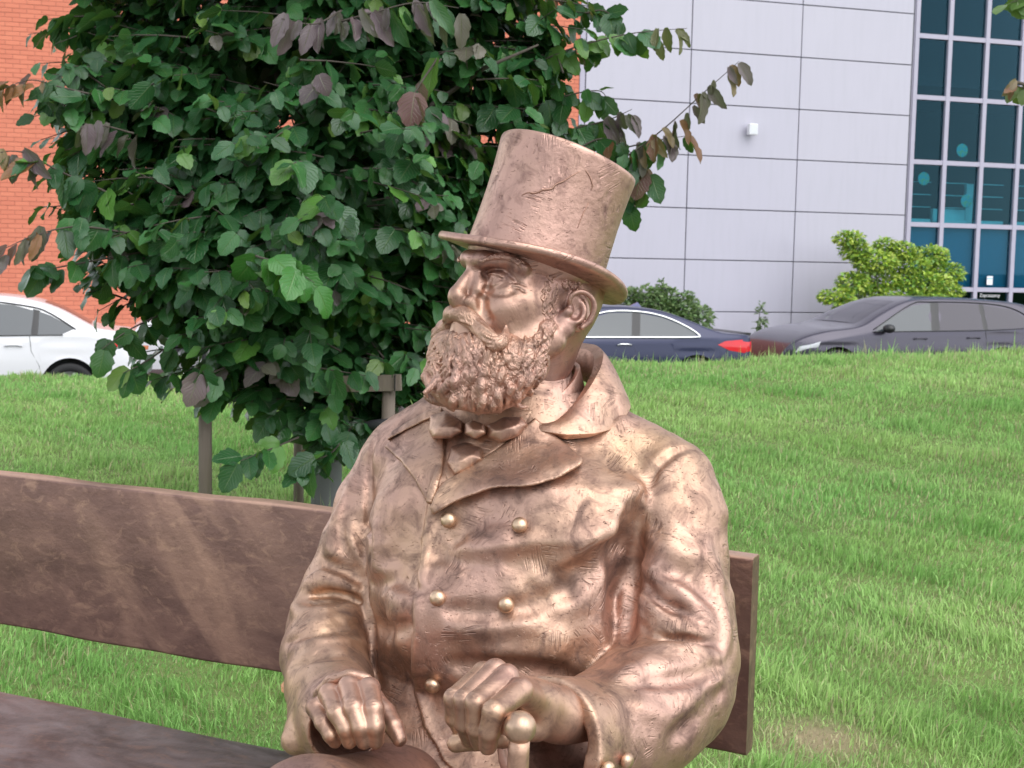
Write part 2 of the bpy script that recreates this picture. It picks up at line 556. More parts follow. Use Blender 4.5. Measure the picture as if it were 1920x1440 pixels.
for i in range(3):
    for z0, z1 in zip(z_edges[:-1], z_edges[1:]):
        j = rng.uniform(-.0025, .0025)
        o = fbox(MB(), cols[i] + gap, cols[i + 1] - gap, z0 + gap, z1 - gap, -.04, j).build('panel', M_CLAD, grey)
        bevel(o, .006, 1)
# blank corner strip beside the window wall
fbox(MB(), cols[-1] + .03, on_front(1705, 400)[0] + .02, GZ - .2, z_top, -.30, -.05).build('corner_post', M_FRAME, grey)
fbox(MB(), sA - .02, sA + .10, GZ - .2, z_top, -.2, .012).build('corner_trim', M_FRAME, grey)
# window wall
mx = [on_front(x, y)[0] for x, y in ((1706, 400), (1767, 420), (1836, 423), (1903, 427))]
step = (mx[3] - mx[1]) / 2
mx += [mx[3] + step * i for i in range(1, 8)]
tzs = [on_front(1830, y)[1] for y in (543, 424, 308, 188, 74)]
ts = (tzs[-1] - tzs[0]) / 4
tz = [GZ, tzs[0] - .95] + tzs + [tzs[-1] + ts * i for i in range(1, 5)]
t = NT('tinted_glass')
gl = t.n('BsdfGlossy', {'Color': (.13, .26, .34, 1), 'Roughness': .015}).outputs[0]
tr_ = t.n('BsdfTransparent', {'Color': (.54, .76, .80, 1)}).outputs[0]
fr = t.n('Fresnel', {'IOR': 1.5}).outputs[0]
mx_ = t.n('MixShader', {0: t.math('ADD', t.math('MULTIPLY', fr, .55), .02), 1: tr_, 2: gl}).outputs[0]
t.t.links.new(mx_, t.out.inputs['Surface'])
M_GLASS = t.m
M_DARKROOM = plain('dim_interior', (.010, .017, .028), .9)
M_TEAL = plain('pale_interior', (.50, .86, .92), .7)
M_FILM = plain('blue_blind', (.045, .24, .42), .55)
s0, s1 = mx[0], mx[-1]
fbox(MB(), s0 - .1, s1 + .1, GZ, tz[-1] + .3, -5.2, -5.0).build('back_wall', M_DARKROOM, grey)
for z in (tzs[1] - .10, tzs[3] + .62):
    fbox(MB(), s0 - .05, s1 + .1, z - .28, z, -5.0, -.42).build('floor_slab', M_DARKROOM, grey)
fbox(MB(), s0 - .12, s0 - .02, GZ, tz[-1] + .3, -5.0, -.32).build('side_wall', M_DARKROOM, grey)
fbox(MB(), s1, s1 + .12, GZ, tz[-1] + .3, -5.2, -.1).build('side_wall', M_DARKROOM, grey)
fbox(MB(), s0 - .1, s1 + .1, tz[-1] + .3, tz[-1] + .5, -5.2, .0).build('roof', M_CLAD, grey)
for x in mx:
    fbox(MB(), x - .055, x + .055, GZ, tz[-1] + .3, -.16, -.02).build('mullion', M_FRAME, grey)
for i in range(len(mx) - 1):
    for k, z in enumerate(tz):
        fbox(MB(), mx[i] + .055, mx[i + 1] - .055, z - .055, z + .055, -.155, -.03).build('transom', M_FRAME, grey)
    for z0, z1 in zip(tz[:-1], tz[1:]):
        fbox(MB(), mx[i] + .056, mx[i + 1] - .056, z0 + .056, z1 - .056, -.11, -.098).build('window_pane', M_GLASS, grey)
    # blue blind behind the lower glass row, pale sill box, rails of a stair behind the next
    fbox(MB(), mx[i] + .05, mx[i + 1] - .05, tz[2] + .04, tz[3] - .04, -.20, -.19).build('blind', M_FILM, grey)
    fbox(MB(), mx[i] + .12, mx[i + 1] - .14, tz[3] + .045, tz[3] + .15, -.42, -.30).build('sill_box', M_TEAL, grey)
    for q in (.30, .50, .70):
        z = tz[3] + ts * q - .02
        fbox(MB(), mx[i] + .10, mx[i + 1] - .14, z, z + .016, -.36, -.34).build('rail', M_TEAL, grey)
    z = tz[5] + .60
    fbox(MB(), mx[i] + .02, mx[i + 1] - .02, z - .06, z + .06, -1.1, -.9).build('ceiling_beam', M_FILM, grey)
a, b = on_front(1811, 345, -.5), on_front(1826, 415, -.5)
fbox(MB(), a[0], a[0] + .20, tz[3] + .04, a[1], -.56, -.46).build('column', M_TEAL, grey)
fbox(MB(), mx[1] + .03, a[0] - .01, tz[3] + .045, tz[3] + .42, -.58, -.47).build('cabinet', M_TEAL, grey)
# lettering on the glass of the low dark row
M_WHITE = plain('white_print', (.75, .76, .78), .6, var=.02)
def text(name, body, m, s, z, off, size, parent):
    cu = bpy.data.curves.new(name, 'FONT'); cu.body = body; cu.size = size; cu.extrude = .002; cu.align_x = 'CENTER'
    o = bpy.data.objects.new(name, cu)
    tmp = COL; tmp.objects.link(o)
    dg = bpy.context.evaluated_depsgraph_get()
    me = bpy.data.meshes.new_from_object(o.evaluated_get(dg))
    bpy.data.objects.remove(o)
    V = np.array([v.co[:] for v in me.vertices])
    W = np.array([street(s + x, off + zz, z + y) for x, y, zz in V]) - origin(parent)
    me.vertices.foreach_set('co', W.astype(f32).ravel()); me.update()
    me.materials.clear()
    return obj(name, me, m, parent)
q = on_front(1860, 557)
text('window_lettering', 'Zapraszamy', M_WHITE, q[0], q[1], -.094, .125, grey)
# notice taped inside the glass
q = on_front(1860, 526)
nt = thing('window_notice', 'small white paper notice with a blue stripe on the window', 'notice', tuple(street(q[0], -.095, q[1])))
fbox(MB(), q[0] - .085, q[0] + .085, q[1] - .11, q[1] + .11, -.096, -.090).build('sheet', plain('notice_paper', (.78, .79, .82), .7, var=.02), nt)
fbox(MB(), q[0] - .08, q[0] + .08, q[1] + .035, q[1] + .055, -.089, -.087).build('stripe', plain('notice_blue', (.15, .50, .68), .6), nt)
# round paper globes in the windows
t = NT('globe_print')
n = t.ramp(t.noise(t.oc, 9, 4, .6), [(.47, 0), (.55, 1)])
M_GLOBE = t.set(Base_Color=t.mix(n, (.10, .62, .74), (.36, .68, .36)), Roughness=.6)
for x, y, lab in ((1804, 282, 'round blue and green paper globe alone in a dark upper pane'), (1732, 335, 'round paper globe hanging above the topmost rail in the left pane'), (1812, 377, 'greenish paper globe hanging in front of the pale column')):
    s_, z_ = on_front(x, y, -.2)
    c = street(s_, -.20, z_)
    g = thing('paper_globe', lab, 'globe', tuple(c), group='paper globes in the windows')
    Mx = Matrix(((WD[0], 0, WN[0], c[0]), (WD[1], 0, WN[1], c[1]), (0, 1, 0, c[2]), (0, 0, 0, 1)))
    r = .165
    MB().lathe([(0, -.012), (r * .6, -.01), (r * .95, -.003), (r, .0), (r * .95, .003), (r * .6, .01), (0, .012)], 28, Mx).build('globe_disc', M_GLOBE, g, True)
# lamp on the cladding
s_, z_ = on_front(1409, 243, .12)
lamp = thing('wall_lamp', 'small white box floodlight fixed high on the grey cladding', 'lamp', tuple(street(s_, .0, z_)))
M_LAMP = plain('lamp_white', (.72, .72, .75), .4, var=.02)
bevel(fbox(MB(), s_ - .11, s_ + .11, z_ - .13, z_ + .13, .10, .24).build('housing', M_LAMP, lamp), .015)
fbox(MB(), s_ - .03, s_ + .03, z_ - .04, z_ + .04, .003, .10).build('bracket', plain('lamp_grey', (.4, .4, .42), .5), lamp)
fbox(MB(), s_ - .09, s_ + .09, z_ - .10, z_ + .10, .24, .244).build('lens', plain('lamp_lens', (.62, .64, .68), .15, var=.02), lamp)

# ---- red brick building
brick_b = thing('brick_building', 'orange-red brick building behind the tree', 'building', tuple(street(-8, 0, GZ)))
sB = on_front(-330, 300)[0]
M_MORTAR = plain('mortar', (.42, .17, .12), .95)
fbox(MB(), sB, sA - .03, GZ - .3, 7.6, -6, -.008).build('wall', M_MORTAR, brick_b)
def brick_mat(name, var):
    t = NT(name)
    n = t.noise(t.oc, 1.1, 4); f = t.noise(t.oc, 70, 4)
    c = t.mix(n, (.62, .19, .11), (.68, .24, .145))
    c = t.mix(t.math('MULTIPLY', f, .25), c, (.50, .16, .11))
    if var:
        oi = t.n('ObjectInfo').outputs['Random']; c = t.mix(t.math('MULTIPLY', oi, .6), c, (.52, .155, .095))
    else:
        a = t.n('VertexColor', layer_name='tint').outputs['Color']; c = t.mix(t.math('MULTIPLY', t.n('SeparateColor', {'Color': a}).outputs[0], .6), c, (.52, .155, .095))
    return t.set(Base_Color=c, Roughness=.8, Normal=t.bump(f, .3, .004))
M_BRICK, M_BRICKS = brick_mat('brick_face', True), brick_mat('brick_mass', False)
ch, bl, jt = .0905, .275, .008
bz0 = GZ
nrow = int((7.5 - bz0) / ch); ncol = int((sA - .03 - sB) / bl) + 1
# one brick, front and edges, chamfered
def brick_geo(l, h, d):
    c = .004
    V = []
    for (x, z, y) in ((0, 0, -d), (l, 0, -d), (l, h, -d), (0, h, -d), (0, 0, -c), (l, 0, -c), (l, h, -c), (0, h, -c), (c, c, 0), (l - c, c, 0), (l - c, h - c, 0), (c, h - c, 0)):
        V.append(WD * x + WN * y + np.array([0, 0, z]))
    F = []
    for r in (0, 4):
        F += [(r + i, r + (i + 1) % 4, r + 4 + (i + 1) % 4, r + 4 + i) for i in range(4)]
    return np.array(V), F + [(8, 9, 10, 11)]
bV, bF = brick_geo(bl - jt, ch - jt, .016)
bme = make_mesh('brick', bV, bF, False); bme.materials.append(M_BRICK)
pos = []
for r in range(nrow):
    off = (r % 2) * bl / 2
    for c in range(ncol):
        pos.append((sB + .02 + c * bl + off, bz0 + r * ch))
pos = np.array(pos); pos = pos[pos[:, 0] + .06 < sA - .03]
whole = pos[:, 0] + bl < sA - .03
W = street(0, 0) + pos[:, :1] * WD + np.array([0, 0, 1.0]) * pos[:, 1:] + WN * rng.uniform(-.0015, .003, len(pos))[:, None]
qx, qy, qz = proj(W + WD * bl / 2)
seen = whole & (qx > -5) & (qy > -5) & (qy < 553) & (qx < 25 + 150 * sstep(0, 60, qy) - 60 * sstep(140, 190, qy) * (1 - sstep(330, 520, qy)))
order = np.argsort(np.where(seen, qz, 1e9) + rng.uniform(0, .1, len(W)))
single = [i for i in order[:300] if seen[i]]
bo = origin(brick_b)
for i in single:
    obj('brick', bme, None, brick_b, tuple(W[i] - bo))
rest = np.setdiff1d(np.arange(len(W)), single)
nv = len(bV)
V = (W[rest][:, None, :] + bV[None]).reshape(-1, 3)
over = np.maximum((V - street(0, 0)) @ WD - (sA - .032), 0)
V = V - over[:, None] * WD - bo
Fq = (np.array(bF)[None] + (np.arange(len(rest)) * nv)[:, None, None]).reshape(-1, 4)
me = make_mesh('brick_courses', V, Fq, False)
ca = me.color_attributes.new('tint', 'FLOAT_COLOR', 'POINT')
cv = np.ones((len(V), 4), f32); cv[:, :3] = np.repeat(rng.uniform(0, 1, len(rest)), nv)[:, None]
ca.data.foreach_set('color', cv.ravel())
o = obj('brick_courses', me, M_BRICKS, brick_b); o['kind'] = 'stuff'
# blue sign on the brickwork, glimpsed through the tree
s_, z_ = on_front(376, 424, .06)
sg = thing('wall_sign', 'blue sign board on the brick wall glimpsed through the leaves', 'sign', tuple(street(s_, .02, z_)))
fbox(MB(), s_ - .45, s_ + .45, z_ - .30, z_ + .30, .016, .05).build('board', plain('sign_blue', (.12, .30, .62), .5), sg)
fbox(MB(), s_ - .45, s_ + .45, z_ - .06, z_ - .045, .051, .053).build('white_line', M_WHITE, sg)
# ================================================================== parked cars
def paint(name, col, rough=.28, metal=.3, coat=.6):
    t = NT(name)
    n = t.noise(t.oc, 40, 3)
    return t.set(Base_Color=t.mix(n, [x * .96 for x in col], col), Roughness=rough, Metallic=metal, Coat_Weight=coat, Coat_Roughness=.06)
M_TYRE = plain('tyre_rubber', (.022, .022, .023), .85)
M_RIM = plain('alloy', (.52, .52, .54), .35, .8)
M_BLACK = plain('black_trim', (.018, .018, .02), .4)
M_CHROME = plain('chrome_trim', (.75, .76, .78), .18, .95, var=.02)
M_RED = plain('tail_lens', (.62, .02, .03), .15, var=.2)
M_CLEAR = plain('head_lens', (.55, .56, .60), .12)
def car_glass(name, col):
    return plain(name, col, .05, 0, var=.03, Specular_IOR_Level=.6)
M_CABIN = plain('cabin_dark', (.02, .02, .022), .8)
def car(name, label, s_anchor, n_front, prm, body_m, glass_m, flip=1, group='cars parked along the street'):
    """x runs from the rear bumper (0) to the nose (L); flip=+1: nose towards -s.  Everything is in metres."""
    L, W = prm['L'], prm['W'] / 2
    root = thing(name, label, 'car', tuple(street(s_anchor, n_front, ROAD_Z + TILT * (s_anchor - flip * prm['L'] / 2))), group=group)
    o0 = origin(root)
    d = -flip
    def w(x, y, z):          # y towards the lens
        x, y, z = np.broadcast_arrays(np.asarray(x, float), np.asarray(y, float), np.asarray(z, float))
        return o0 + WD * (d * x)[..., None] + WN * y[..., None] + np.array([0, 0, prm.get('zs', 1.0)]) * z[..., None]
    top = spline(prm['top'], 6); order = np.argsort(top[:, 0])
    ztop = lambda x: np.interp(x, top[order, 0], top[order, 1])
    belt = np.array(prm['belt']); zbelt = lambda x: np.minimum(np.interp(x, belt[:, 0], belt[:, 1]), ztop(x))
    plan = spline([(0, .78), (.12, .90), (.5, .975), (1.2, 1.0), (L - 1.3, 1.0), (L - .55, .96), (L - .15, .84), (L, .70)], 6)
    hw = lambda x: W * np.interp(x, plan[:, 0], plan[:, 1])
    rw, rh = prm['arch'], prm['hub']
    def zbot(x):
        z = np.full_like(x, .20)
        for a in prm['axles']:
            q = rw ** 2 - (x - a) ** 2
            z = np.where(q > 0, np.maximum(z, rh + np.sqrt(np.maximum(q, 0))), z)
        z = np.where(x < .25, np.maximum(z, .30 + .1 * (x < .1)), z)
        return np.where(x > L - .25, np.maximum(z, .26), z)
    zr = max(p[1] for p in prm['top'])
    def side_y(x, z):
        b = zbelt(x); h = hw(x)
        t = np.clip((z - b) / (zr - b + 1e-6), 0, 1.2)
        low = 1 - .05 * ((np.clip(.62 - z, 0, 1)) / .45) ** 2 - .035 * sstep(.70, .95, z) - .012 * np.exp(-((z - .74) / .05) ** 2)
        return h * low - t * prm['tumble'] * (h / W) - .03 * t * t
    xs = np.unique(np.concatenate([np.linspace(0, L, 60)] + [a + rw * np.cos(np.linspace(0, math.pi, 19)) for a in prm['axles']]))
    m1, m2, m3 = 9, 7, 6
    rows = []
    for x in xs:
        xa = np.array([x]); zb, zk, zt = zbot(xa)[0], zbelt(xa)[0], ztop(xa)[0]
        zk = max(zk, zb + .02); zt = max(zt, zk + .001)
        edge = zt - min(.05, (zt - zk) * .3)
        z1 = np.linspace(zb, zk, m1); z2 = np.linspace(zk, edge, m2)[1:]
        y1, y2 = side_y(np.full(m1, x), z1), side_y(np.full(m2 - 1, x), z2)
        ye = y2[-1]
        th = np.linspace(0, math.pi / 2, m3)[1:]
        y3 = ye * np.concatenate([1 - .09 * np.sin(th[:-1]) - .0 * th[:-1], [0]]) ; y3 = ye * np.array([.975, .93, .80, .5, 0.0])
        z3 = edge + (zt - edge) * np.array([.35, .60, .82, .95, 1.0])
        rows.append((np.concatenate([y1, y2, y3]), np.concatenate([z1, z2, z3])))
    K = len(rows[0][0])
    Y = np.array([r[0] for r in rows]); Z = np.array([r[1] for r in rows]); X = xs[:, None] + 0 * Y
    # full section: near side, crown, far side
    YY = np.concatenate([Y, -Y[:, -2::-1]], 1); ZZ = np.concatenate([Z, Z[:, -2::-1]], 1); XX = xs[:, None] + 0 * YY
    n, k = YY.shape
    V = w(XX, YY, ZZ).reshape(-1, 3)
    F = [(i * k + j, (i + 1) * k + j, (i + 1) * k + j + 1, i * k + j + 1) for i in range(n - 1) for j in range(k - 1)]
    F += [tuple(range(k)), tuple(range((n - 1) * k, n * k))[::-1]]
    b = obj('body', make_mesh('body', V - o0, F, True), body_m, root)
    e = b.modifiers.new('edges', 'EDGE_SPLIT'); e.split_angle = math.radians(50)
    # dark floor and inner arches
    mb = MB(); q = w([.1, L - .1, L - .1, .1, .1, L - .1, L - .1, .1], [-W * .80] * 2 + [W * .80] * 2 + [-W * .80] * 2 + [W * .80] * 2, [.22] * 4 + [.70] * 4)
    mb.add(q, [(0, 1, 2, 3), (7, 6, 5, 4), (0, 4, 5, 1), (1, 5, 6, 2), (2, 6, 7, 3), (3, 7, 4, 0)]).build('underbody', M_CABIN, root)
    def patch(nm, m, poly, lift, parent, n=10, both=True, thick=.012):
        """a piece of the side surface bounded by a polygon in (x, z)"""
        poly = np.array(poly, float)
        c = poly.mean(0)
        rings = [c + (poly - c) * t for t in np.linspace(0, 1, 6)[1:]]
        pts = np.concatenate([[c]] + rings)
        kk = len(poly)
        Fp = [(0, 1 + i, 1 + (i + 1) % kk) for i in range(kk)]
        for r in range(4):
            Fp += [(1 + r * kk + i, 1 + (r + 1) * kk + i, 1 + (r + 1) * kk + (i + 1) % kk, 1 + r * kk + (i + 1) % kk) for i in range(kk)]
        out = []
        for sg in ((1, -1) if both else (1,)):
            y = sg * (side_y(pts[:, 0], pts[:, 1]) + lift)
            o = obj(nm, make_mesh(nm, w(pts[:, 0], y, pts[:, 1]) - o0, Fp if sg * d > 0 else [f[::-1] for f in Fp], True), m, root)
            out.append(o)
        return out
    def line(nm, m, poly, r, lift, closed=False, parent=root):
        q = np.array(poly, float)
        if closed:
            q = np.concatenate([q, q[:1]])
        MB().tube(w(q[:, 0], side_y(q[:, 0], q[:, 1]) + lift, q[:, 1]), r, 6).build(nm, m, parent, True)
    # side windows
    for i, g in enumerate(prm['windows']):
        patch('side_window', GL_LIGHT if i == len(prm['windows']) - 1 else glass_m, g, .004, root)
    for g, r, m in prm['trims']:
        line('window_trim', m, spline(g, 5), r, .008)
    for g in prm['pillars']:
        patch('window_pillar', M_BLACK, g, .0035, root, both=False)
    for g in prm['seams']:
        line('door_seam', M_BLACK, g, .004, -.001)
    for x, z in prm['handles']:
        line('door_handle', body_m if not prm.get('chrome_handle') else M_CHROME, [(x - .11, z), (x - .05, z + .012), (x + .05, z + .012), (x + .11, z)], .013, .018)
    # front and rear screens lie in the top surface
    def screen(nm, x0, x1, inset):
        xx = np.linspace(x0, x1, 10); yy = np.linspace(-1, 1, 9)
        A, B = np.meshgrid(xx, yy, indexing='ij')
        half = np.maximum(.1, side_y(xx, ztop(xx) - .04) - inset)
        zz = ztop(xx)[:, None] - .05 * np.abs(B) ** 4 * .6 + .006
        V = w(A, B * half[:, None], zz).reshape(-1, 3)
        F = [(i * 9 + j, i * 9 + j + 1, (i + 1) * 9 + j + 1, (i + 1) * 9 + j) for i in range(9) for j in range(8)]
        obj(nm, make_mesh(nm, V - o0, F, True), glass_m, root)
    for nm, x0, x1, ins in prm['screens']:
        screen(nm, x0, x1, ins)
    for nm, m, poly in prm['lights']:
        patch(nm, m, poly, .006, root)
    # wheels
    for a in prm['axles']:
        for sg in (1, -1):
            c = w(a, sg * (W - .115), rh)
            wt = bpy.data.objects.new('wheel', None); wt.parent = root; wt.location = tuple(c - o0); COL.objects.link(wt)
            R = prm['tyre']; rr = R * .68
            Mx = Matrix(((WD[0], 0, sg * WN[0], c[0]), (WD[1], 0, sg * WN[1], c[1]), (0, 1, 0, c[2]), (0, 0, 0, 1)))
            MB().lathe([(rr, -.10), (R * .93, -.105), (R, -.085), (R, .085), (R * .93, .105), (rr, .098), (rr, -.10)], 36, Mx).build('tyre', M_TYRE, wt, True)
            mb = MB().lathe([(rr, -.08), (rr, .092), (rr * .93, .085), (rr * .9, .02), (.0, .015)], 36, Mx)
            for i in range(prm['spokes']):
                q = i * 2 * math.pi / prm['spokes']
                p0 = np.array(Mx @ Vector((.04 * math.cos(q), .04 * math.sin(q), .075))); p1 = np.array(Mx @ Vector((rr * .95 * math.cos(q), rr * .95 * math.sin(q), .072)))
                mb.bar(p0, p1, .035, .03)
            mb.lathe([(.07, .05), (.065, .09), (0, .095)], 16, Mx)
            mb.build('rim', M_RIM, wt)
    for nm, m, fn in prm.get('extras', ()):
        fn(nm, m, root, w, side_y, ztop, hw)
    return root
GL_LIGHT = car_glass('car_glass_pale', (.055, .065, .075))
GL_DARK = plain('car_glass_smoke', (.030, .026, .042), .05, 0, var=.03, Specular_IOR_Level=.5)
def anchor(px, off):
    return on_front(px, 560, off)[0]

# --- white saloon on the left, tail towards the tree
def mirror_piece(x, z):
    def fn(nm, m, root, w, sy, zt, hw):
        for sg in (1, -1):
            c = w(x, sg * (float(sy(np.array([x]), np.array([z]))[0]) + .13), z + .03)
            mb = MB().lathe([(0, -.10), (.05, -.09), (.085, -.03), (.09, .03), (.06, .09), (0, .10)], 14, Matrix.Translation(Vector(c)) @ Matrix.Rotation(math.pi / 2, 4, 'X') @ Matrix.Diagonal((1, .75, 1, 1)))
            mb.bar(w(x - .03, sg * float(sy(np.array([x]), np.array([z]))[0]), z), c, .04, .03)
            mb.build(nm, m, root, True)
    return fn
white = dict(zs=1.07, L=4.62, W=1.81, arch=.375, hub=.325, tyre=.325, axles=(.92, 3.60), tumble=.24, spokes=10,
    top=[(0, .62), (.02, .92), (.10, 1.01), (.45, 1.055), (.62, 1.10), (1.05, 1.315), (1.45, 1.43), (1.95, 1.475), (2.45, 1.47), (2.95, 1.37), (3.60, 1.04), (4.1, .95), (4.45, .82), (4.6, .60), (4.62, .5)],
    belt=[(0, .98), (.6, .985), (1.0, .985), (2.0, .965), (3.4, .93), (4.62, .7)],
    windows=[[(1.02, .99), (.86, 1.06), (.98, 1.13), (1.16, 1.22), (1.30, 1.27), (1.32, .985)], [(1.40, .985), (1.37, 1.28), (1.62, 1.345), (2.02, 1.375), (2.10, .975)], [(2.20, .97), (2.14, 1.375), (2.45, 1.355), (2.75, 1.24), (3.20, .985), (3.15, .955)]],
    pillars=[[(1.31, .985), (1.29, 1.28), (1.38, 1.30), (1.41, .985)], [(2.09, .975), (2.01, 1.39), (2.15, 1.39), (2.21, .97)]],
    trims=[([(3.25, .955), (2.2, .967), (1.4, .98), (1.0, .985)], .007, M_BLACK), ([(.84, 1.055), (1.16, 1.245), (1.4, 1.325), (2.0, 1.395), (2.5, 1.375), (3.2, .99)], .010, M_BLACK)],
    seams=[[(1.42, .97), (1.40, .78), (1.30, .60), (1.28, .30)], [(2.17, .96), (2.17, .30)], [(.45, 1.0), (.42, .80), (.40, .45)]],
    handles=[(1.62, .85), (2.5, .84)], screens=[('rear_window', .64, 1.24, .10), ('windscreen', 2.78, 3.50, .08)],
    lights=[('tail_light', M_RED, [(.05, .80), (.04, .90), (.12, .915), (.50, .90), (.42, .83)]), ('headlight', M_CLEAR, [(4.1, .72), (4.1, .80), (4.45, .70), (4.5, .62)])],
    extras=[('wing_mirror', paint('white_mirror', (.78, .78, .80), .3, 0), mirror_piece(3.0, .95))])
M_WPAINT = paint('white_paint', (.72, .72, .75), .25, 0)
car('parked_saloon', 'white saloon car with dark window pillars, rear wheel showing above the grass', anchor(262, 9.2), 9.2, white, M_WPAINT, GL_LIGHT)
# --- second white car, nose towards the saloon, mostly behind the leaves
hatch = dict(white)
hatch.update(L=4.25, top=[(0, .60), (.03, .95), (.14, 1.25), (.35, 1.42), (.8, 1.50), (1.5, 1.52), (2.1, 1.49), (2.6, 1.36), (3.25, 1.06), (3.8, .98), (4.12, .84), (4.22, .62), (4.25, .5)],
    belt=[(0, 1.0), (1.0, 1.0), (3.2, .96), (4.25, .7)], axles=(.72, 3.32),
    windows=[[(.75, 1.01), (.55, 1.12), (.62, 1.34), (1.15, 1.39), (1.2, 1.0)], [(1.3, 1.0), (1.27, 1.4), (1.85, 1.40), (1.92, .985)], [(2.0, .98), (1.95, 1.4), (2.15, 1.37), (2.5, 1.24), (2.95, 1.0)]],
    pillars=[], trims=[([(3.0, .97), (2.0, .985), (.7, 1.0)], .007, M_BLACK)], seams=[[(1.95, .97), (1.95, .3)], [(3.0, .95), (2.95, .5)]], handles=[(1.5, .86), (2.4, .86)],
    screens=[('rear_window', .10, .33, .12), ('windscreen', 2.52, 3.2, .08)],
    lights=[('headlight', M_CLEAR, [(3.75, .72), (3.7, .84), (4.05, .78), (4.12, .66)]), ('tail_light', M_RED, [(.1, .9), (.1, 1.15), (.22, 1.15), (.24, .92)]), ('turn_signal', plain('amber_lens', (.65, .22, .10), .2), [(3.95, .50), (3.94, .56), (4.08, .56), (4.1, .50)])],
    extras=[('wing_mirror', M_WPAINT, mirror_piece(2.75, .98))])
hb = car('parked_hatchback', 'white car seen in small pieces through the lower left leaves of the tree', anchor(240, 5.6) + 4.25, 5.6, hatch, M_WPAINT, GL_LIGHT, flip=1)
# --- dark blue coupe behind the statue's shoulder
def spoiler(nm, m, root, w, sy, zt, hw):
    mb = MB()
    for y0, y1 in ((-.62, .62),):
        A = w([.0, .16, .16, .0], [y0, y0, y1, y1], [.965, .985, .985, .965]); B = w([-.02, .16, .16, -.02], [y0, y0, y1, y1], [1.005, .998, .998, 1.005])
        mb.add(np.concatenate([A, B]), [(0, 1, 2, 3), (7, 6, 5, 4), (0, 4, 5, 1), (1, 5, 6, 2), (2, 6, 7, 3), (3, 7, 4, 0)])
    mb.build(nm, m, root)
def fin(nm, m, root, w, sy, zt, hw):
    mb = MB(); z = float(zt(np.array([1.62]))[0])
    mb.add(w([1.50, 1.72, 1.56, 1.50, 1.72, 1.56], [-.02, -.02, -.008, .02, .02, .008], [z - .01, z - .01, z + .06] * 2), [(0, 1, 2), (5, 4, 3), (0, 3, 4, 1), (1, 4, 5, 2), (2, 5, 3, 0)])
    mb.build(nm, m, root)
coupe = dict(L=4.64, W=1.82, arch=.37, hub=.33, tyre=.33, axles=(.98, 3.79), tumble=.26, spokes=10,
    top=[(0, .60), (.01, .88), (.05, .975), (.30, 1.005), (.58, 1.035), (.95, 1.18), (1.35, 1.315), (1.75, 1.375), (2.3, 1.385), (2.75, 1.315), (3.40, 1.02), (4.1, .92), (4.45, .78), (4.62, .55), (4.64, .5)],
    belt=[(0, .93), (.6, .95), (1.2, .945), (2.5, .93), (3.4, .90), (4.64, .68)],
    windows=[[(1.02, .965), (.96, 1.0), (1.15, 1.11), (1.45, 1.225), (1.78, 1.28), (1.86, .96)], [(1.98, .96), (1.90, 1.29), (2.25, 1.285), (2.6, 1.19), (2.98, .96)]],
    pillars=[[(1.85, .96), (1.77, 1.285), (1.91, 1.295), (1.99, .96)]],
    trims=[([(3.0, .945), (2.0, .948), (1.05, .952), (.94, .985), (1.15, 1.125), (1.45, 1.245), (1.8, 1.305), (2.25, 1.305), (2.6, 1.21), (3.0, .955)], .016, M_CHROME)],
    seams=[[(1.93, .94), (1.93, .75), (1.80, .45), (1.78, .25)], [(.46, .95), (.50, .72)]], handles=[(2.1, .84)], chrome_handle=True,
    screens=[('rear_window', .62, 1.35, .12), ('windscreen', 2.78, 3.35, .08)],
    lights=[('tail_light', M_RED, [(.03, .73), (.05, .885), (.24, .915), (.52, .895), (.64, .845), (.46, .765), (.2, .72)]), ('headlight', M_CLEAR, [(4.1, .68), (4.05, .78), (4.4, .70), (4.48, .60)])],
    extras=[('spoiler', M_BLACK, spoiler), ('roof_fin', paint('blue_fin', (.09, .09, .20)), fin)])
car('parked_coupe', 'dark blue coupe with chrome window trim and a red tail light', anchor(1374, 10.2), 10.2, coupe, paint('navy_paint', (.016, .020, .062), .28, .3, .25), GL_LIGHT)
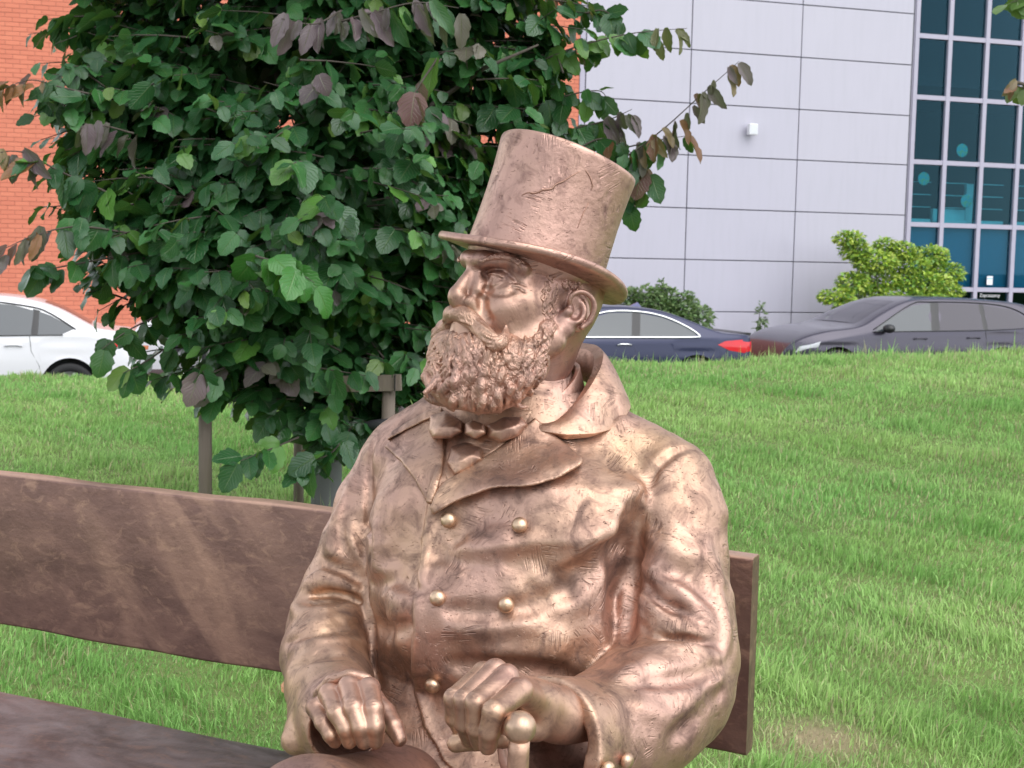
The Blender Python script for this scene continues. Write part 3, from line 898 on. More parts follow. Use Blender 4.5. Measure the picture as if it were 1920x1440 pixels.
# --- dark grey estate on the right, nose towards the coupe
estate = dict(L=4.86, W=1.86, arch=.385, hub=.34, tyre=.335, axles=(1.12, 4.00), tumble=.25, spokes=5,
    top=[(0, .60), (.02, .95), (.14, 1.12), (.42, 1.34), (.75, 1.42), (1.4, 1.465), (2.3, 1.475), (2.75, 1.42), (3.20, 1.24), (3.62, 1.045), (4.15, .975), (4.55, .86), (4.80, .66), (4.86, .5)],
    belt=[(0, 1.0), (1.0, .99), (2.5, .965), (3.5, .945), (4.86, .68)],
    windows=[[(.66, 1.03), (.50, 1.13), (.86, 1.30), (1.36, 1.365), (1.40, .99)], [(1.47, .99), (1.44, 1.37), (2.16, 1.385), (2.26, .975)], [(2.40, .972), (2.30, 1.385), (2.62, 1.345), (2.95, 1.215), (3.32, 1.03), (3.36, .955)]],
    pillars=[[(2.25, .975), (2.15, 1.39), (2.31, 1.39), (2.41, .972)], [(1.39, .99), (1.35, 1.37), (1.45, 1.375), (1.48, .99)]],
    trims=[([(3.42, .95), (2.4, .965), (1.4, .982), (.62, 1.02)], .006, M_BLACK), ([(.48, 1.13), (.86, 1.325), (1.4, 1.395), (2.3, 1.405), (2.66, 1.36), (3.4, .985)], .008, M_BLACK)],
    seams=[[(1.44, .98), (1.42, .78), (1.35, .5)], [(2.34, .96), (2.34, .3)], [(3.52, .93), (3.50, .5)]], handles=[(1.66, .86), (2.6, .845)],
    screens=[('rear_window', .13, .42, .12), ('windscreen', 2.80, 3.56, .08)],
    lights=[('headlight', M_CLEAR, [(4.32, .72), (4.28, .80), (4.60, .72), (4.66, .63)]), ('tail_light', M_RED, [(.05, .8), (.05, .95), (.3, .95), (.4, .88)])],
    extras=[('wing_mirror', M_BLACK, mirror_piece(3.22, .975))])
car('parked_estate', 'dark grey estate car with a black wing mirror, in front of the yellow-green bush', anchor(1424, 10.2) + 4.86, 10.2, estate, paint('graphite_paint', (.050, .044, .068), .24, .35, .35), GL_DARK)
# ================================================================== bench
def bench_bronze(name, lo, mid, hi, rough, metal, swipe, edge=None):
    t = NT(name)
    oc = t.oc
    al = t.n('VectorMath', {0: oc, 1: (-.910, .414, 0)}, operation='DOT_PRODUCT').outputs['Value']
    z = t.n('SeparateXYZ', {'Vector': oc}).outputs[2]
    ac = t.n('VectorMath', {0: oc, 1: (-.414, -.910, 0)}, operation='DOT_PRODUCT').outputs['Value']
    lc = t.n('CombineXYZ', {0: al, 1: ac, 2: z}).outputs[0]
    st = t.n('Mapping', {'Vector': lc, 'Scale': (4.2, 7.5, 7.5)}).outputs[0]
    a = t.ramp(t.noise(st, 1.6, 5, .6, .6), [(.38, 0), (.66, 1)])
    b = t.ramp(t.noise(st, 5.0, 5, .65, 1.0), [(.52, 0), (.72, 1)])
    f = t.ramp(t.noise(oc, 70, 4, .6), [(.55, 0), (.75, 1)])
    c = t.mix(a, lo, mid)
    c = t.mix(t.math('MULTIPLY', b, .7), c, hi)
    if swipe:      # polished diagonal swipes of the grinder
        dg = t.math('ADD', t.math('MULTIPLY', al, .75), t.math('MULTIPLY', z, -.66))
        s1 = t.n('CombineXYZ', {0: t.math('MULTIPLY', dg, 10.0), 1: t.math('MULTIPLY', t.math('ADD', al, z), 1.4)}).outputs[0]
        sw = t.ramp(t.noise(s1, 1.0, 3, .6, .5), [(.44, 0), (.64, 1)])
        w = t.ramp(t.math('ABSOLUTE', t.math('SUBTRACT', al, swipe)), [(.10, 1), (.30, 0)])
        c = t.mix(t.math('MULTIPLY', t.math('MULTIPLY', sw, w), .5), c, [x * 1.25 for x in hi])
    if edge:       # sky reflection on the top edge, painted into the colour as a lighter band
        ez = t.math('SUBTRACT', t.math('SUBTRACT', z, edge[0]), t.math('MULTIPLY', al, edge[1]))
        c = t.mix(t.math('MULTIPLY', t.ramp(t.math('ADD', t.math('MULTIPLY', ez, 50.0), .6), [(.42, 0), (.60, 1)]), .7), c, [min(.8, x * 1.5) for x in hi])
    c = t.mix(t.math('MULTIPLY', f, .3), c, [x * .6 for x in lo])
    r = t.math('ADD', rough, t.math('MULTIPLY', a, .1))
    n1 = t.bump(t.noise(st, 4, 5, .6), .18, .01); n2 = t.bump(t.noise(oc, 160, 4, .6), .25, .0015, n1)
    return t.set(Base_Color=c, Roughness=r, Metallic=metal, Normal=n2)
M_SEAT = bench_bronze('bronze_seat', (.17, .135, .135), (.35, .295, .30), (.36, .245, .205), .33, .6, 0)
BU = np.array([.910, -.414, 0.0]); BN = np.array([-.414, -.910, 0.0])
def on_back(px, py):
    """a point of the backrest's front face"""
    a = P(px, py, 1.0) - CAM
    o = P(1412, 1200, 2.0)
    return CAM + a * (((o - CAM) @ BN) / (a @ BN))
tr, br = on_back(1412, 1047), on_back(1410, 1421)
tl, bl = on_back(0, 889), on_back(0, 1172)
bench = thing('park_bench', 'dark bronze plank bench the statue sits on', 'bench', (tr[0], tr[1], 0))
top_z = lambda s: tr[2] + (tl[2] - tr[2]) * s
L0 = np.linalg.norm((tl - tr)[:2])
def plank(name, m, path, height, thick, zt, zb, dz=.0):
    pass
def slab(name, m, s0, s1, prof, n=40, parent=bench, warp=None, org=tr):
    """prof: cross-section points (forward, height) swept along the bench from s0 to s1 metres leftwards"""
    prof = np.array(prof, float); k = len(prof)
    ss = np.linspace(s0, s1, n)
    V = []
    for s in ss:
        o = np.array([org[0], org[1], 0]) - BU * s
        q = prof.copy()
        if warp is not None:
            q = warp(s, q)
        V.append(o + BN * q[:, :1] + UP_ * q[:, 1:])
    V = np.concatenate(V)
    F = [(i * k + j, (i + 1) * k + j, (i + 1) * k + (j + 1) % k, i * k + (j + 1) % k) for i in range(n - 1) for j in range(k)]
    F += [tuple(range(k)), tuple(range((n - 1) * k, n * k))[::-1]]
    return obj(name, make_mesh(name, V - origin(parent), F, True), m, parent)
UP_ = np.array([0, 0, 1.0])
zt, zb = tr[2], br[2]
th = .040
dt, db = (tl[2] - tr[2]) / L0, (bl[2] - br[2]) / L0
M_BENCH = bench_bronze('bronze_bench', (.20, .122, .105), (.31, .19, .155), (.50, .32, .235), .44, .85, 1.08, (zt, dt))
def round_rect(x0, x1, z0, z1, r=.006):
    out = []
    for cx, cz, a0 in ((x1 - r, z1 - r, 0), (x0 + r, z1 - r, 90), (x0 + r, z0 + r, 180), (x1 - r, z0 + r, 270)):
        for a in (0, 30, 60, 90):
            q = math.radians(a0 + a); out.append((cx + r * math.cos(q), cz + r * math.sin(q)))
    return out
def back_warp(s, q):
    q = q.copy(); up = q[:, 1] > (zt + zb) / 2
    q[:, 1] += np.where(up, dt * s, db * s) + .0015 * math.sin(s * 9) + .001 * math.sin(s * 23)
    q[:, 0] += .001 * math.sin(s * 14)
    return q
def sharpen(o, w=None):
    o.data.polygons.foreach_set('use_smooth', np.full(len(o.data.polygons), True))
    e = o.modifiers.new('edges', 'EDGE_SPLIT'); e.split_angle = math.radians(34)
    return o
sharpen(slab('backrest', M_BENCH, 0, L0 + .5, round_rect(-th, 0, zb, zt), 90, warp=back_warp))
# seat: rear edge measured below the gap
def on_plane(px, py, off):
    a = P(px, py, 1.0) - CAM; o = P(1412, 1200, 2.0) + BN * off
    return CAM + a * (((o - CAM) @ BN) / (a @ BN))
s1_, s2_ = on_plane(60, 1303, .06), on_plane(500, 1395, .06)
sz = lambda s: s
z_a = s2_[2]; ds = (s1_[2] - s2_[2]) / np.linalg.norm((s1_ - s2_)[:2]); sa = np.linalg.norm((s2_ - tr)[:2])
def seat_warp(s, q):
    q = q.copy(); q[:, 1] += ds * (s - sa) + .0012 * math.sin(s * 11)
    return q
sharpen(slab('seat', M_SEAT, .02, L0 + .5, [(.06, z_a - .012), (.066, z_a - .004), (.085, z_a), (.18, z_a - .004), (.30, z_a - .006), (.42, z_a - .002), (.465, z_a - .006), (.48, z_a - .02), (.475, z_a - .055), (.44, z_a - .07), (.09, z_a - .06), (.06, z_a - .05)], 90, warp=seat_warp))
for s in (.33, 1.78):
    o = np.array([tr[0], tr[1], 0]) - BU * s
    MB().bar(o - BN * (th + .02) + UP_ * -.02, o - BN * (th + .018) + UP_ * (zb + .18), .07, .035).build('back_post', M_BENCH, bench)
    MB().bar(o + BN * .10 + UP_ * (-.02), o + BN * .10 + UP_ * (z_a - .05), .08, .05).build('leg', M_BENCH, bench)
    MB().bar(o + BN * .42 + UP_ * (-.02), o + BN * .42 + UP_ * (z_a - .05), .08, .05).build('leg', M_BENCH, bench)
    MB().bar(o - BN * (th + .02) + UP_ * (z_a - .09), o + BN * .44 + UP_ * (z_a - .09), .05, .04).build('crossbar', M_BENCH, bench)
# ================================================================== the bronze figure
M_BRONZE = bronze('bronze_coat', pink=(.53, .338, .27), gold=(.55, .37, .245), dark=(.14, .088, .076), rough=.48, darkness=.02)
M_FACE = bronze('bronze_skin', pink=(.51, .315, .258), gold=(.53, .35, .24), marks=.12, rough=.44, fine=.6, lump=.6)
M_HAT = bronze('bronze_hat', pink=(.53, .335, .275), gold=(.52, .35, .25), marks=1.2, rough=.45)
M_HAIR = bronze('bronze_hair', pink=(.52, .32, .265), gold=(.54, .355, .25), dark=(.20, .135, .115), marks=0.0, rough=.46, fine=.3, lump=.5)
M_HAND = bronze('bronze_hand', pink=(.54, .335, .265), gold=(.56, .37, .25), marks=0.0, rough=.45, fine=.5, lump=.45)
M_BUTTON = bronze('bronze_button', pink=(.60, .41, .30), gold=(.62, .44, .29), marks=0.0, rough=.36, fine=.2, lump=.1)
M_TROUSER = bronze('bronze_trousers', pink=(.36, .22, .185), gold=(.40, .255, .18), dark=(.15, .09, .08), marks=.3)

def combed(m):
    """fine hair grooves running down the locks"""
    nt = m.node_tree; b = nt.nodes['Principled BSDF']
    old = b.inputs['Normal'].links[0].from_socket
    tc = nt.nodes.new('ShaderNodeTexCoord'); d = nt.nodes.new('ShaderNodeTexNoise'); d.inputs['Scale'].default_value = 26
    mx = nt.nodes.new('ShaderNodeMix'); mx.data_type = 'VECTOR'; mx.inputs[0].default_value = .05
    nt.links.new(tc.outputs['Object'], mx.inputs[4]); nt.links.new(d.outputs['Color'], mx.inputs[5]); nt.links.new(tc.outputs['Object'], d.inputs['Vector'])
    mp_ = nt.nodes.new('ShaderNodeMapping'); mp_.inputs['Rotation'].default_value = (.15, -.25, 0); mp_.inputs['Scale'].default_value = (1, 1, .16)
    n = nt.nodes.new('ShaderNodeTexNoise'); n.inputs['Scale'].default_value = 420; n.inputs['Detail'].default_value = 2
    bp = nt.nodes.new('ShaderNodeBump'); bp.inputs['Strength'].default_value = .9; bp.inputs['Distance'].default_value = .003
    nt.links.new(mx.outputs[1], mp_.inputs['Vector']); nt.links.new(mp_.outputs[0], n.inputs['Vector']); nt.links.new(n.outputs['Fac'], bp.inputs['Height'])
    nt.links.new(old, bp.inputs['Normal']); nt.links.new(bp.outputs[0], b.inputs['Normal'])
combed(M_HAIR)
UU = np.array([.910, -.414, 0.0])      # along the bench, towards his left hand
NN = np.array([-.414, -.910, 0.0])     # the way he and the bench face
UP = np.array([0, 0, 1.0])
statue = thing('bronze_statue', 'seated bronze statue of a bearded man in top hat and double-breasted coat', 'statue', tuple(P(940, 1400, 2.0) * [1, 1, 0]))

def pts3(rows):
    """rows of (px, py, depth[, radius])"""
    r = np.array([q[:3] for q in rows], float)
    return P(r[:, 0], r[:, 1], r[:, 2])

def rads(rows):
    return np.array([q[3] for q in rows], float)

body = Vol((-.43, 1.36, .46), (.43, 2.26, 1.20), .0033)
# --- torso: a stack of flattened rings
sl_ = [  # py, px, depth, half width, half thickness
    (735, 985, 2.02, .052, .055), (775, 975, 2.02, .078, .075), (815, 965, 2.02, .140, .100), (860, 958, 2.015, .190, .122), (920, 950, 2.005, .203, .138),
    (1000, 945, 1.995, .206, .150), (1080, 940, 1.995, .207, .153), (1160, 935, 1.995, .210, .156), (1240, 930, 1.995, .213, .160),
    (1320, 925, 1.97, .218, .185), (1400, 915, 1.93, .222, .225), (1480, 905, 1.90, .225, .25), (1640, 900, 1.90, .225, .25)]
sl_ = np.array(sl_)
sc_ = P(sl_[:, 1], sl_[:, 0], sl_[:, 2])
o_ = np.argsort(sc_[:, 2])
def ring_at(z):
    f = lambda v: np.interp(z, sc_[o_, 2], v[o_])
    return f(sc_[:, 0]), f(sc_[:, 1]), f(sl_[:, 3]), f(sl_[:, 4])
def torso_fn(X, Y, Z):
    cx, cy, ra, rb = ring_at(Z)
    a = (X - cx) * UU[0] + (Y - cy) * UU[1]; b = (X - cx) * NN[0] + (Y - cy) * NN[1]
    p = 2.35
    q = (np.abs(a / ra) ** p + np.abs(b / rb) ** p) ** (1 / p)
    return (q - 1) * np.minimum(ra, rb) * .95
body.op(torso_fn, (-.42, 1.4, .47), (.42, 2.24, 1.17), 0)
# --- shoulders
body.rope(pts3([(985, 790, 2.03), (1120, 832, 2.0), (1228, 876, 1.965)]), [.072, .066, .058], k=.045)
body.rope(pts3([(985, 770, 2.03), (860, 800, 2.06), (752, 850, 2.10)]), [.075, .068, .056], k=.05)
# chest bulge on his left, tucked in under the arm
def S(px, py):
    p, ok = body.hit(px, py)
    return p
def crease(rows, r, depth, k=.006, mode='sub', vol=None):
    """groove (sub) or ridge (add) of given radius along the skin"""
    v = vol or body
    q = spline(np.array(rows, float), 5)
    p, ok = v.hit(q[:, 0], q[:, 1])
    p = p[ok]
    if len(p) < 2:
        return
    n = v.grad(p, .008)
    t = np.linspace(-1, 1, len(p))
    rr = r * (1 - .75 * t ** 4)
    off = (rr - depth * (1 - t ** 4))
    p = p + n * (off if mode == 'sub' else -off)[:, None]
    v.rope(p, rr, k=k, mode=mode)

body.egg(P(1085, 985, 1.885), (.085, .05, .075), k=.05)
body.egg(P(800, 1000, 1.95), (.075, .05, .10), k=.05)
body.egg(P(930, 1170, 1.855), (.15, .05, .085), k=.06)
T_before_flap = body.F.copy()
# --- the overlapping front: the cloth on his left lies one thickness proud
ex = np.array([(808, 935), (800, 975), (795, 1010), (788, 1090), (779, 1180), (777, 1230), (781, 1290), (800, 1360), (835, 1420), (880, 1470)], float)
ep, ok = body.hit(ex[:, 0], ex[:, 1])
ecx, ecy, _, _ = ring_at(ep[:, 2])
ea = (ep[:, 0] - ecx) * UU[0] + (ep[:, 1] - ecy) * UU[1]
eo = np.argsort(ep[:, 2])
def flap(X, Y, Z):
    cx, cy, ra, rb = ring_at(Z)
    a = (X - cx) * UU[0] + (Y - cy) * UU[1]; b = (X - cx) * NN[0] + (Y - cy) * NN[1]
    e = np.interp(Z, ep[eo, 2], ea[eo])
    d = a - e
    roll = np.exp(-((d - .010) / .009) ** 2) * .0035
    return sstep(-.002, .004, d) * .010 * sstep(0, .03, b) * sstep(1.01, .985, Z * np.ones_like(X)) + roll * sstep(.0, .03, b) * sstep(1.01, .985, Z)
full = (slice(None),) * 3
body.F -= flap(*body.grid(full)).astype(f32)
# --- broad folds of the front
for rows, r, dp in [
        ([(905, 1008), (985, 1022), (1080, 1018), (1165, 995)], .020, .010),
        ([(850, 1030), (900, 1042), (960, 1040)], .010, .006),
        ([(850, 1180), (930, 1172), (1010, 1182)], .014, .006),
        ([(1195, 915), (1170, 965), (1110, 1010), (1040, 1045)], .020, .006),
        ([(1050, 1200), (1010, 1225), (930, 1228)], .020, .008),
        ([(720, 1120), (745, 1112), (775, 1125)], .024, .010),
        ([(705, 1000), (712, 1060), (735, 1085)], .016, .006)]:
    crease(rows, r, dp, k=.024, mode='add')
for rows, r, dp in [
        ([(842, 1048), (885, 1050), (1000, 1046), (1075, 1035)], .012, .006),
        ([(845, 1142), (900, 1152), (990, 1136), (1060, 1100)], .012, .006),
        ([(850, 1245), (900, 1250), (1000, 1254), (1070, 1268)], .014, .011),
        ([(860, 1012), (838, 1028), (815, 1052)], .008, .005),
        ([(700, 1095), (742, 1088), (782, 1106)], .012, .010),
        ([(705, 1170), (735, 1182), (772, 1170)], .012, .006),
        ([(1198, 950), (1182, 1040), (1170, 1120), (1160, 1210)], .036, .024),
        ([(1180, 1010), (1100, 1060), (1060, 1120)], .022, .008)]:
    crease(rows, r, dp, k=.016)
T_torso = body.copy()

# --- arms, in one piece with the coat
armL = [(1258, 902, 1.945, .064), (1262, 960, 1.935, .073), (1262, 1050, 1.91, .077), (1266, 1150, 1.875, .080), (1270, 1230, 1.845, .083), (1255, 1290, 1.81, .086), (1205, 1335, 1.755, .085), (1145, 1368, 1.71, .079), (1110, 1384, 1.68, .074)]
armR = [(735, 880, 2.105, .058), (708, 950, 2.10, .064), (680, 1040, 2.08, .066), (645, 1120, 2.06, .067), (622, 1175, 2.03, .066), (612, 1230, 1.96, .064), (618, 1285, 1.86, .060), (632, 1330, 1.775, .055)]
av = body.like()
for arm in (armL, armR):
    av.rope(pts3(arm), rads(arm), kin=.02)
# sleeve folds, worked on the arms alone
def sf(rows, r, dp, k=.012, mode='add'):
    crease(rows, r, dp, k, mode, av)
sf([(1215, 1060), (1250, 1085), (1300, 1130), (1345, 1190)], .015, .009)
sf([(1225, 1010), (1270, 1035), (1330, 1050), (1352, 1090)], .012, .004, .02)
sf([(1205, 1120), (1245, 1160), (1290, 1178), (1335, 1192)], .011, .006)
sf([(1195, 1228), (1240, 1218), (1300, 1222), (1350, 1232)], .015, .010)
sf([(1350, 1110), (1362, 1170), (1358, 1225)], .010, .006)
sf([(1160, 1268), (1210, 1246), (1270, 1250), (1340, 1262)], .013, .004, .02)
sf([(1225, 1300), (1290, 1300), (1345, 1278)], .012, .005, .018)
sf([(1180, 1320), (1250, 1340), (1330, 1318)], .014, .005, .02)
sf([(1205, 1090), (1240, 1130), (1290, 1152)], .008, .007, .008, 'sub')
sf([(1228, 1200), (1275, 1196), (1332, 1206)], .0085, .013, .006, 'sub')
sf([(1190, 1160), (1215, 1188), (1250, 1196)], .008, .007, .008, 'sub')
sf([(1230, 1070), (1290, 1090), (1335, 1130)], .010, .005, .012, 'sub')
sf([(1200, 1285), (1270, 1275), (1350, 1252)], .010, .005, .012, 'sub')
sf([(1260, 1380), (1300, 1350), (1350, 1300)], .012, .005, .016, 'sub')
# his right sleeve
sf([(568, 1112), (600, 1090), (645, 1096), (692, 1124)], .016, .016)
sf([(565, 1120), (556, 1140), (580, 1152), (660, 1142), (692, 1136)], .011, .009)
sf([(582, 1118), (620, 1113), (655, 1121), (690, 1136)], .0100, .0125, .006, 'sub')
sf([(545, 1192), (580, 1172), (640, 1160), (690, 1158)], .010, .006)
sf([(545, 1222), (590, 1205), (640, 1200), (690, 1212)], .010, .006)
sf([(540, 1207), (590, 1188), (650, 1180)], .007, .005, .006, 'sub')
sf([(545, 1250), (600, 1232), (660, 1238)], .012, .004, .012, 'sub')
sf([(660, 900), (645, 980), (668, 1060), (690, 1090)], .014, .007)
sf([(640, 940), (622, 1010), (635, 1060)], .012, .006, .014)
sf([(652, 930), (640, 1000), (655, 1050), (680, 1085)], .010, .006, .010, 'sub')
sf([(608, 1050), (640, 1070), (672, 1090)], .010, .006, .010, 'sub')
# shoulder seam: the sleeve heads stand a little proud
# cuffs: opened out and hollow
cuffL = pts3([(1095, 1380, 1.670), (1034, 1390, 1.615)])
av.rope(cuffL, [.077, .082], k=.008)
ca_ = unit(cuffL[1] - cuffL[0]); cc_ = cuffL[1] + ca_ * .012
av.op(lambda X, Y, Z: np.maximum(-((X - cc_[0]) * ca_[0] + (Y - cc_[1]) * ca_[1] + (Z - cc_[2]) * ca_[2]), np.sqrt((X - cc_[0]) ** 2 + (Y - cc_[1]) ** 2 + (Z - cc_[2]) ** 2) - .125), cc_ - .125, cc_ + .125, .004, 'sub')
av.rope(pts3([(1072, 1385, 1.655), (1012, 1394, 1.60), (940, 1406, 1.535)]), [.050, .063, .069], k=.004, mode='sub')
cuffR = pts3([(628, 1310, 1.81), (640, 1345, 1.735)])
av.rope(cuffR, [.056, .061], k=.008)
av.rope(pts3([(585, 1345, 1.80), (556, 1388, 1.74)]), [.030, .020], k=.02)
av.rope(pts3([(645, 1350, 1.765), (652, 1376, 1.69), (660, 1395, 1.62)]), [.034, .048, .054], k=.004, mode='sub')
av.rope(pts3([(590, 1332, 1.70), (597, 1300, 1.685), (620, 1276, 1.672), (655, 1264, 1.665), (690, 1273, 1.668), (709, 1300, 1.68)]), [.005, .0075, .0085, .0085, .0075, .005], k=.008)
av.rope(pts3([(604, 1312, 1.725), (655, 1276, 1.71), (702, 1306, 1.72)]), .014, k=.014)
t_ = np.clip(.5 + .5 * (body.F - av.F) / .010, 0, 1)
body.F = (body.F + (av.F - body.F) * t_ - .010 * t_ * (1 - t_)).astype(f32)
# hollow of the cuffs again where the torso does not fill them
crease([(1300, 838), (1262, 850), (1232, 876), (1214, 912)], .007, .005, .006)
crease([(700, 830), (694, 880), (692, 960), (694, 1060)], .007, .005, .006)
crease([(1206, 930), (1196, 1000), (1190, 1100), (1183, 1180), (1180, 1215)], .008, .010, .010)
crease([(1190, 1020), (1182, 1090), (1176, 1150), (1172, 1212)], .015, .018, .012)
crease([(690, 1080), (694, 1140), (697, 1200), (702, 1260), (722, 1310)], .008, .010, .008)
# slow unevenness of hand-modelled clay
nz = rng.standard_normal((22, 22, 20)).astype(f32)
def lumps(v, amp, period, arr):
    gi = [((a - v.lo[i]) / period) for i, a in enumerate(v.ax)]
    def ix(g, n):
        i0 = np.floor(g).astype(int); t = (g - i0).astype(f32); t = t * t * (3 - 2 * t)
        return i0 % n, (i0 + 1) % n, t
    (x0, x1, tx), (y0, y1, ty), (z0, z1, tz) = [ix(g, n) for g, n in zip(gi, arr.shape)]
    A = arr[x0] * (1 - tx)[:, None, None] + arr[x1] * tx[:, None, None]
    A = A[:, y0] * (1 - ty)[None, :, None] + A[:, y1] * ty[None, :, None]
    A = A[:, :, z0] * (1 - tz)[None, None] + A[:, :, z1] * tz[None, None]
    v.F += (A * amp).astype(f32)
lumps(body, .0013, .060, nz)
lumps(body, .0009, .022, nz)
coat = body.build('coat', M_BRONZE, statue)

# --- cut-out pieces of cloth lying on the front: a slab between two offsets of the torso skin
def applique(name, m, poly, t_in, t_out, h=.0022, edge=None, pillow=0.0, parent=None, soft=.003, ref=None, grow=None):
    ref = ref or T_torso
    poly = np.asarray(poly, float)
    pp, ok = ref.hit(poly[:, 0], poly[:, 1])
    c = pp[ok]
    v = Vol(c.min(0) - .035, c.max(0) + .035, h)
    X, Y, Z = v.grid(full)
    pts = np.stack(np.broadcast_arrays(X, Y, Z), -1).reshape(-1, 3)
    qx, qy, qz = proj(pts)
    d = poly_dist(qx.astype(f32), qy.astype(f32), poly) * (qz / FPX)
    T = ref.sample(pts)
    to = t_out
    if grow is not None:           # (polyline end a, end b, extra): thicker lift towards a free edge
        a, b, extra, w = grow
        a, b = np.array(a, float), np.array(b, float); e = (b - a) / np.linalg.norm(b - a)
        dist = np.abs((qx - a[0]) * -e[1] + (qy - a[1]) * e[0])
        to = to + extra * np.exp(-(dist / w) ** 2)
    if pillow:
        to = to - pillow * (1 - np.sqrt(np.clip(-d / .016, 0, 1)))
    A = T - to; B = -(T - t_in)
    r = np.maximum(A, d)
    hh = np.clip(.5 - .5 * (A - d) / soft, 0, 1)
    r = d * hh + A * (1 - hh) + soft * hh * (1 - hh)
    v.F = np.maximum(r, B).reshape(v.shape).astype(f32)
    lumps(v, .0006, .02, nz)
    return v.build(name, m, parent or coat), v

lapL = spline([(806, 952), (822, 914), (868, 882), (940, 836), (1003, 783)], 5).tolist() + spline([(1003, 783), (1045, 820), (1092, 858)], 4)[1:].tolist() + \
    spline([(1092, 858), (1088, 872), (1040, 898), (990, 912), (935, 915), (880, 930), (838, 950), (812, 966)], 5)[1:].tolist()
applique('lapel', M_BRONZE, lapL, -.006, .0125, grow=((1092, 866), (830, 946), .008, 26))
lapR = [(722, 838), (740, 818), (780, 792), (815, 768), (828, 800), (832, 850), (828, 890), (812, 945), (800, 944), (778, 900), (752, 866)]
applique('lapel', M_BRONZE, lapR, -.006, .0085)
# turned-down edge of his right collar, seen past the beard
applique('collar_edge', M_BRONZE, [(724, 826), (735, 808), (800, 770), (830, 762), (828, 776), (790, 792)], -.006, .0135)
# shirt front and the soft cravat below the knot
applique('shirt_front', M_BRONZE, [(812, 780), (900, 760), (1000, 770), (985, 800), (900, 870), (840, 905), (832, 880), (836, 830)], -.008, .0015)
cr, crv = applique('cravat', M_FACE, [(846, 838), (872, 830), (902, 838), (906, 862), (880, 880), (852, 892), (836, 868)], -.004, .024, pillow=.020)
bt, _v = applique('bow_tie', M_FACE, [(806, 778), (836, 770), (866, 790), (868, 810), (845, 822), (810, 822), (803, 806)], -.004, .036, pillow=.016)
_o, _v = applique('bow', M_FACE, [(912, 798), (945, 782), (978, 782), (990, 796), (972, 818), (940, 830), (914, 820)], -.004, .034, pillow=.018, parent=bt)
_o, _v = applique('knot', M_FACE, [(872, 794), (886, 788), (906, 796), (912, 812), (890, 824), (870, 814)], -.004, .040, pillow=.014, parent=bt)

# --- standing shirt collar and the broad turned-down coat collar
NC = P(985, 735, 2.02)
def rel(rows):
    """(px, py, angle from the front in degrees, radius) -> angle, radius, height"""
    return rows
def ring3(ph, r, z, c=NC):
    a = np.radians(ph)
    return c + np.array([UU * math.sin(q) * rr + NN * math.cos(q) * rr for q, rr in zip(a, r)]) * [1, 1, 0] + np.array([[0, 0, zz] for zz in z])
def loft(name, m, rows, thick, parent, smooth=True):
    R = np.array(rows)
    n, k = R.shape[:2]
    F = [(i * k + j, i * k + j + 1, (i + 1) * k + j + 1, (i + 1) * k + j) for i in range(n - 1) for j in range(k - 1)]
    o = obj(name, make_mesh(name, R.reshape(-1, 3) - origin(parent), F, smooth), m, parent)
    s = o.modifiers.new('thickness', 'SOLIDIFY'); s.thickness = thick; s.offset = 0
    b = o.modifiers.new('edge', 'BEVEL'); b.width = thick * .12; b.segments = 2; b.limit_method = 'ANGLE'
    return o
ph = np.linspace(-172, 172, 61)
aph = np.abs(ph)
sh_top = ring3(ph, np.interp(aph, [0, 60, 180], [.080, .076, .082]), np.interp(aph, [0, 35, 70, 110, 180], [-.045, -.030, .008, .040, .052]))
sh_bot = ring3(ph, np.interp(aph, [0, 60, 180], [.092, .086, .092]), np.interp(aph, [0, 35, 70, 110, 180], [-.090, -.068, -.030, .000, .010]))
loft('shirt_collar', M_FACE, [sh_top, .5 * sh_top + .5 * sh_bot, sh_bot], .007, coat)
ph = np.concatenate([np.linspace(38, 178, 40)])
fold_r = np.interp(ph, [38, 70, 100, 130, 180], [.098, .104, .112, .116, .112])
fold_z = np.interp(ph, [38, 55, 75, 95, 115, 140, 180], [-.052, -.036, -.008, .026, .052, .064, .066])
out_r = np.interp(ph, [38, 52, 70, 88, 101, 112, 140, 180], [.104, .126, .136, .143, .155, .146, .136, .132])
out_z = np.interp(ph, [38, 52, 70, 88, 100, 112, 140, 180], [-.048, -.053, -.052, -.046, -.024, -.004, .012, .014])
def sided(f):
    return np.concatenate([f(-ph[::-1], fold_r[::-1], fold_z[::-1], out_r[::-1], out_z[::-1]), f(ph, fold_r, fold_z, out_r, out_z)])
rows = []
for t in np.linspace(0, 1, 7):
    bulge = math.sin(math.pi * min(1, t * 1.0)) * .007
    rr = lambda fr, ro: fr + (ro - fr) * t
    rows.append(sided(lambda p, fr, fz, ro, zo: ring3(p, fr + (ro - fr) * t ** 1.1 + .002, fz + (zo - fz) * t + bulge)))
inner = [sided(lambda p, fr, fz, ro, zo: ring3(p, fr - .004, fz - .004)), sided(lambda p, fr, fz, ro, zo: ring3(p, fr - .006, fz - .05))]
loft('collar', M_BRONZE, inner[::-1] + rows, .015, coat)

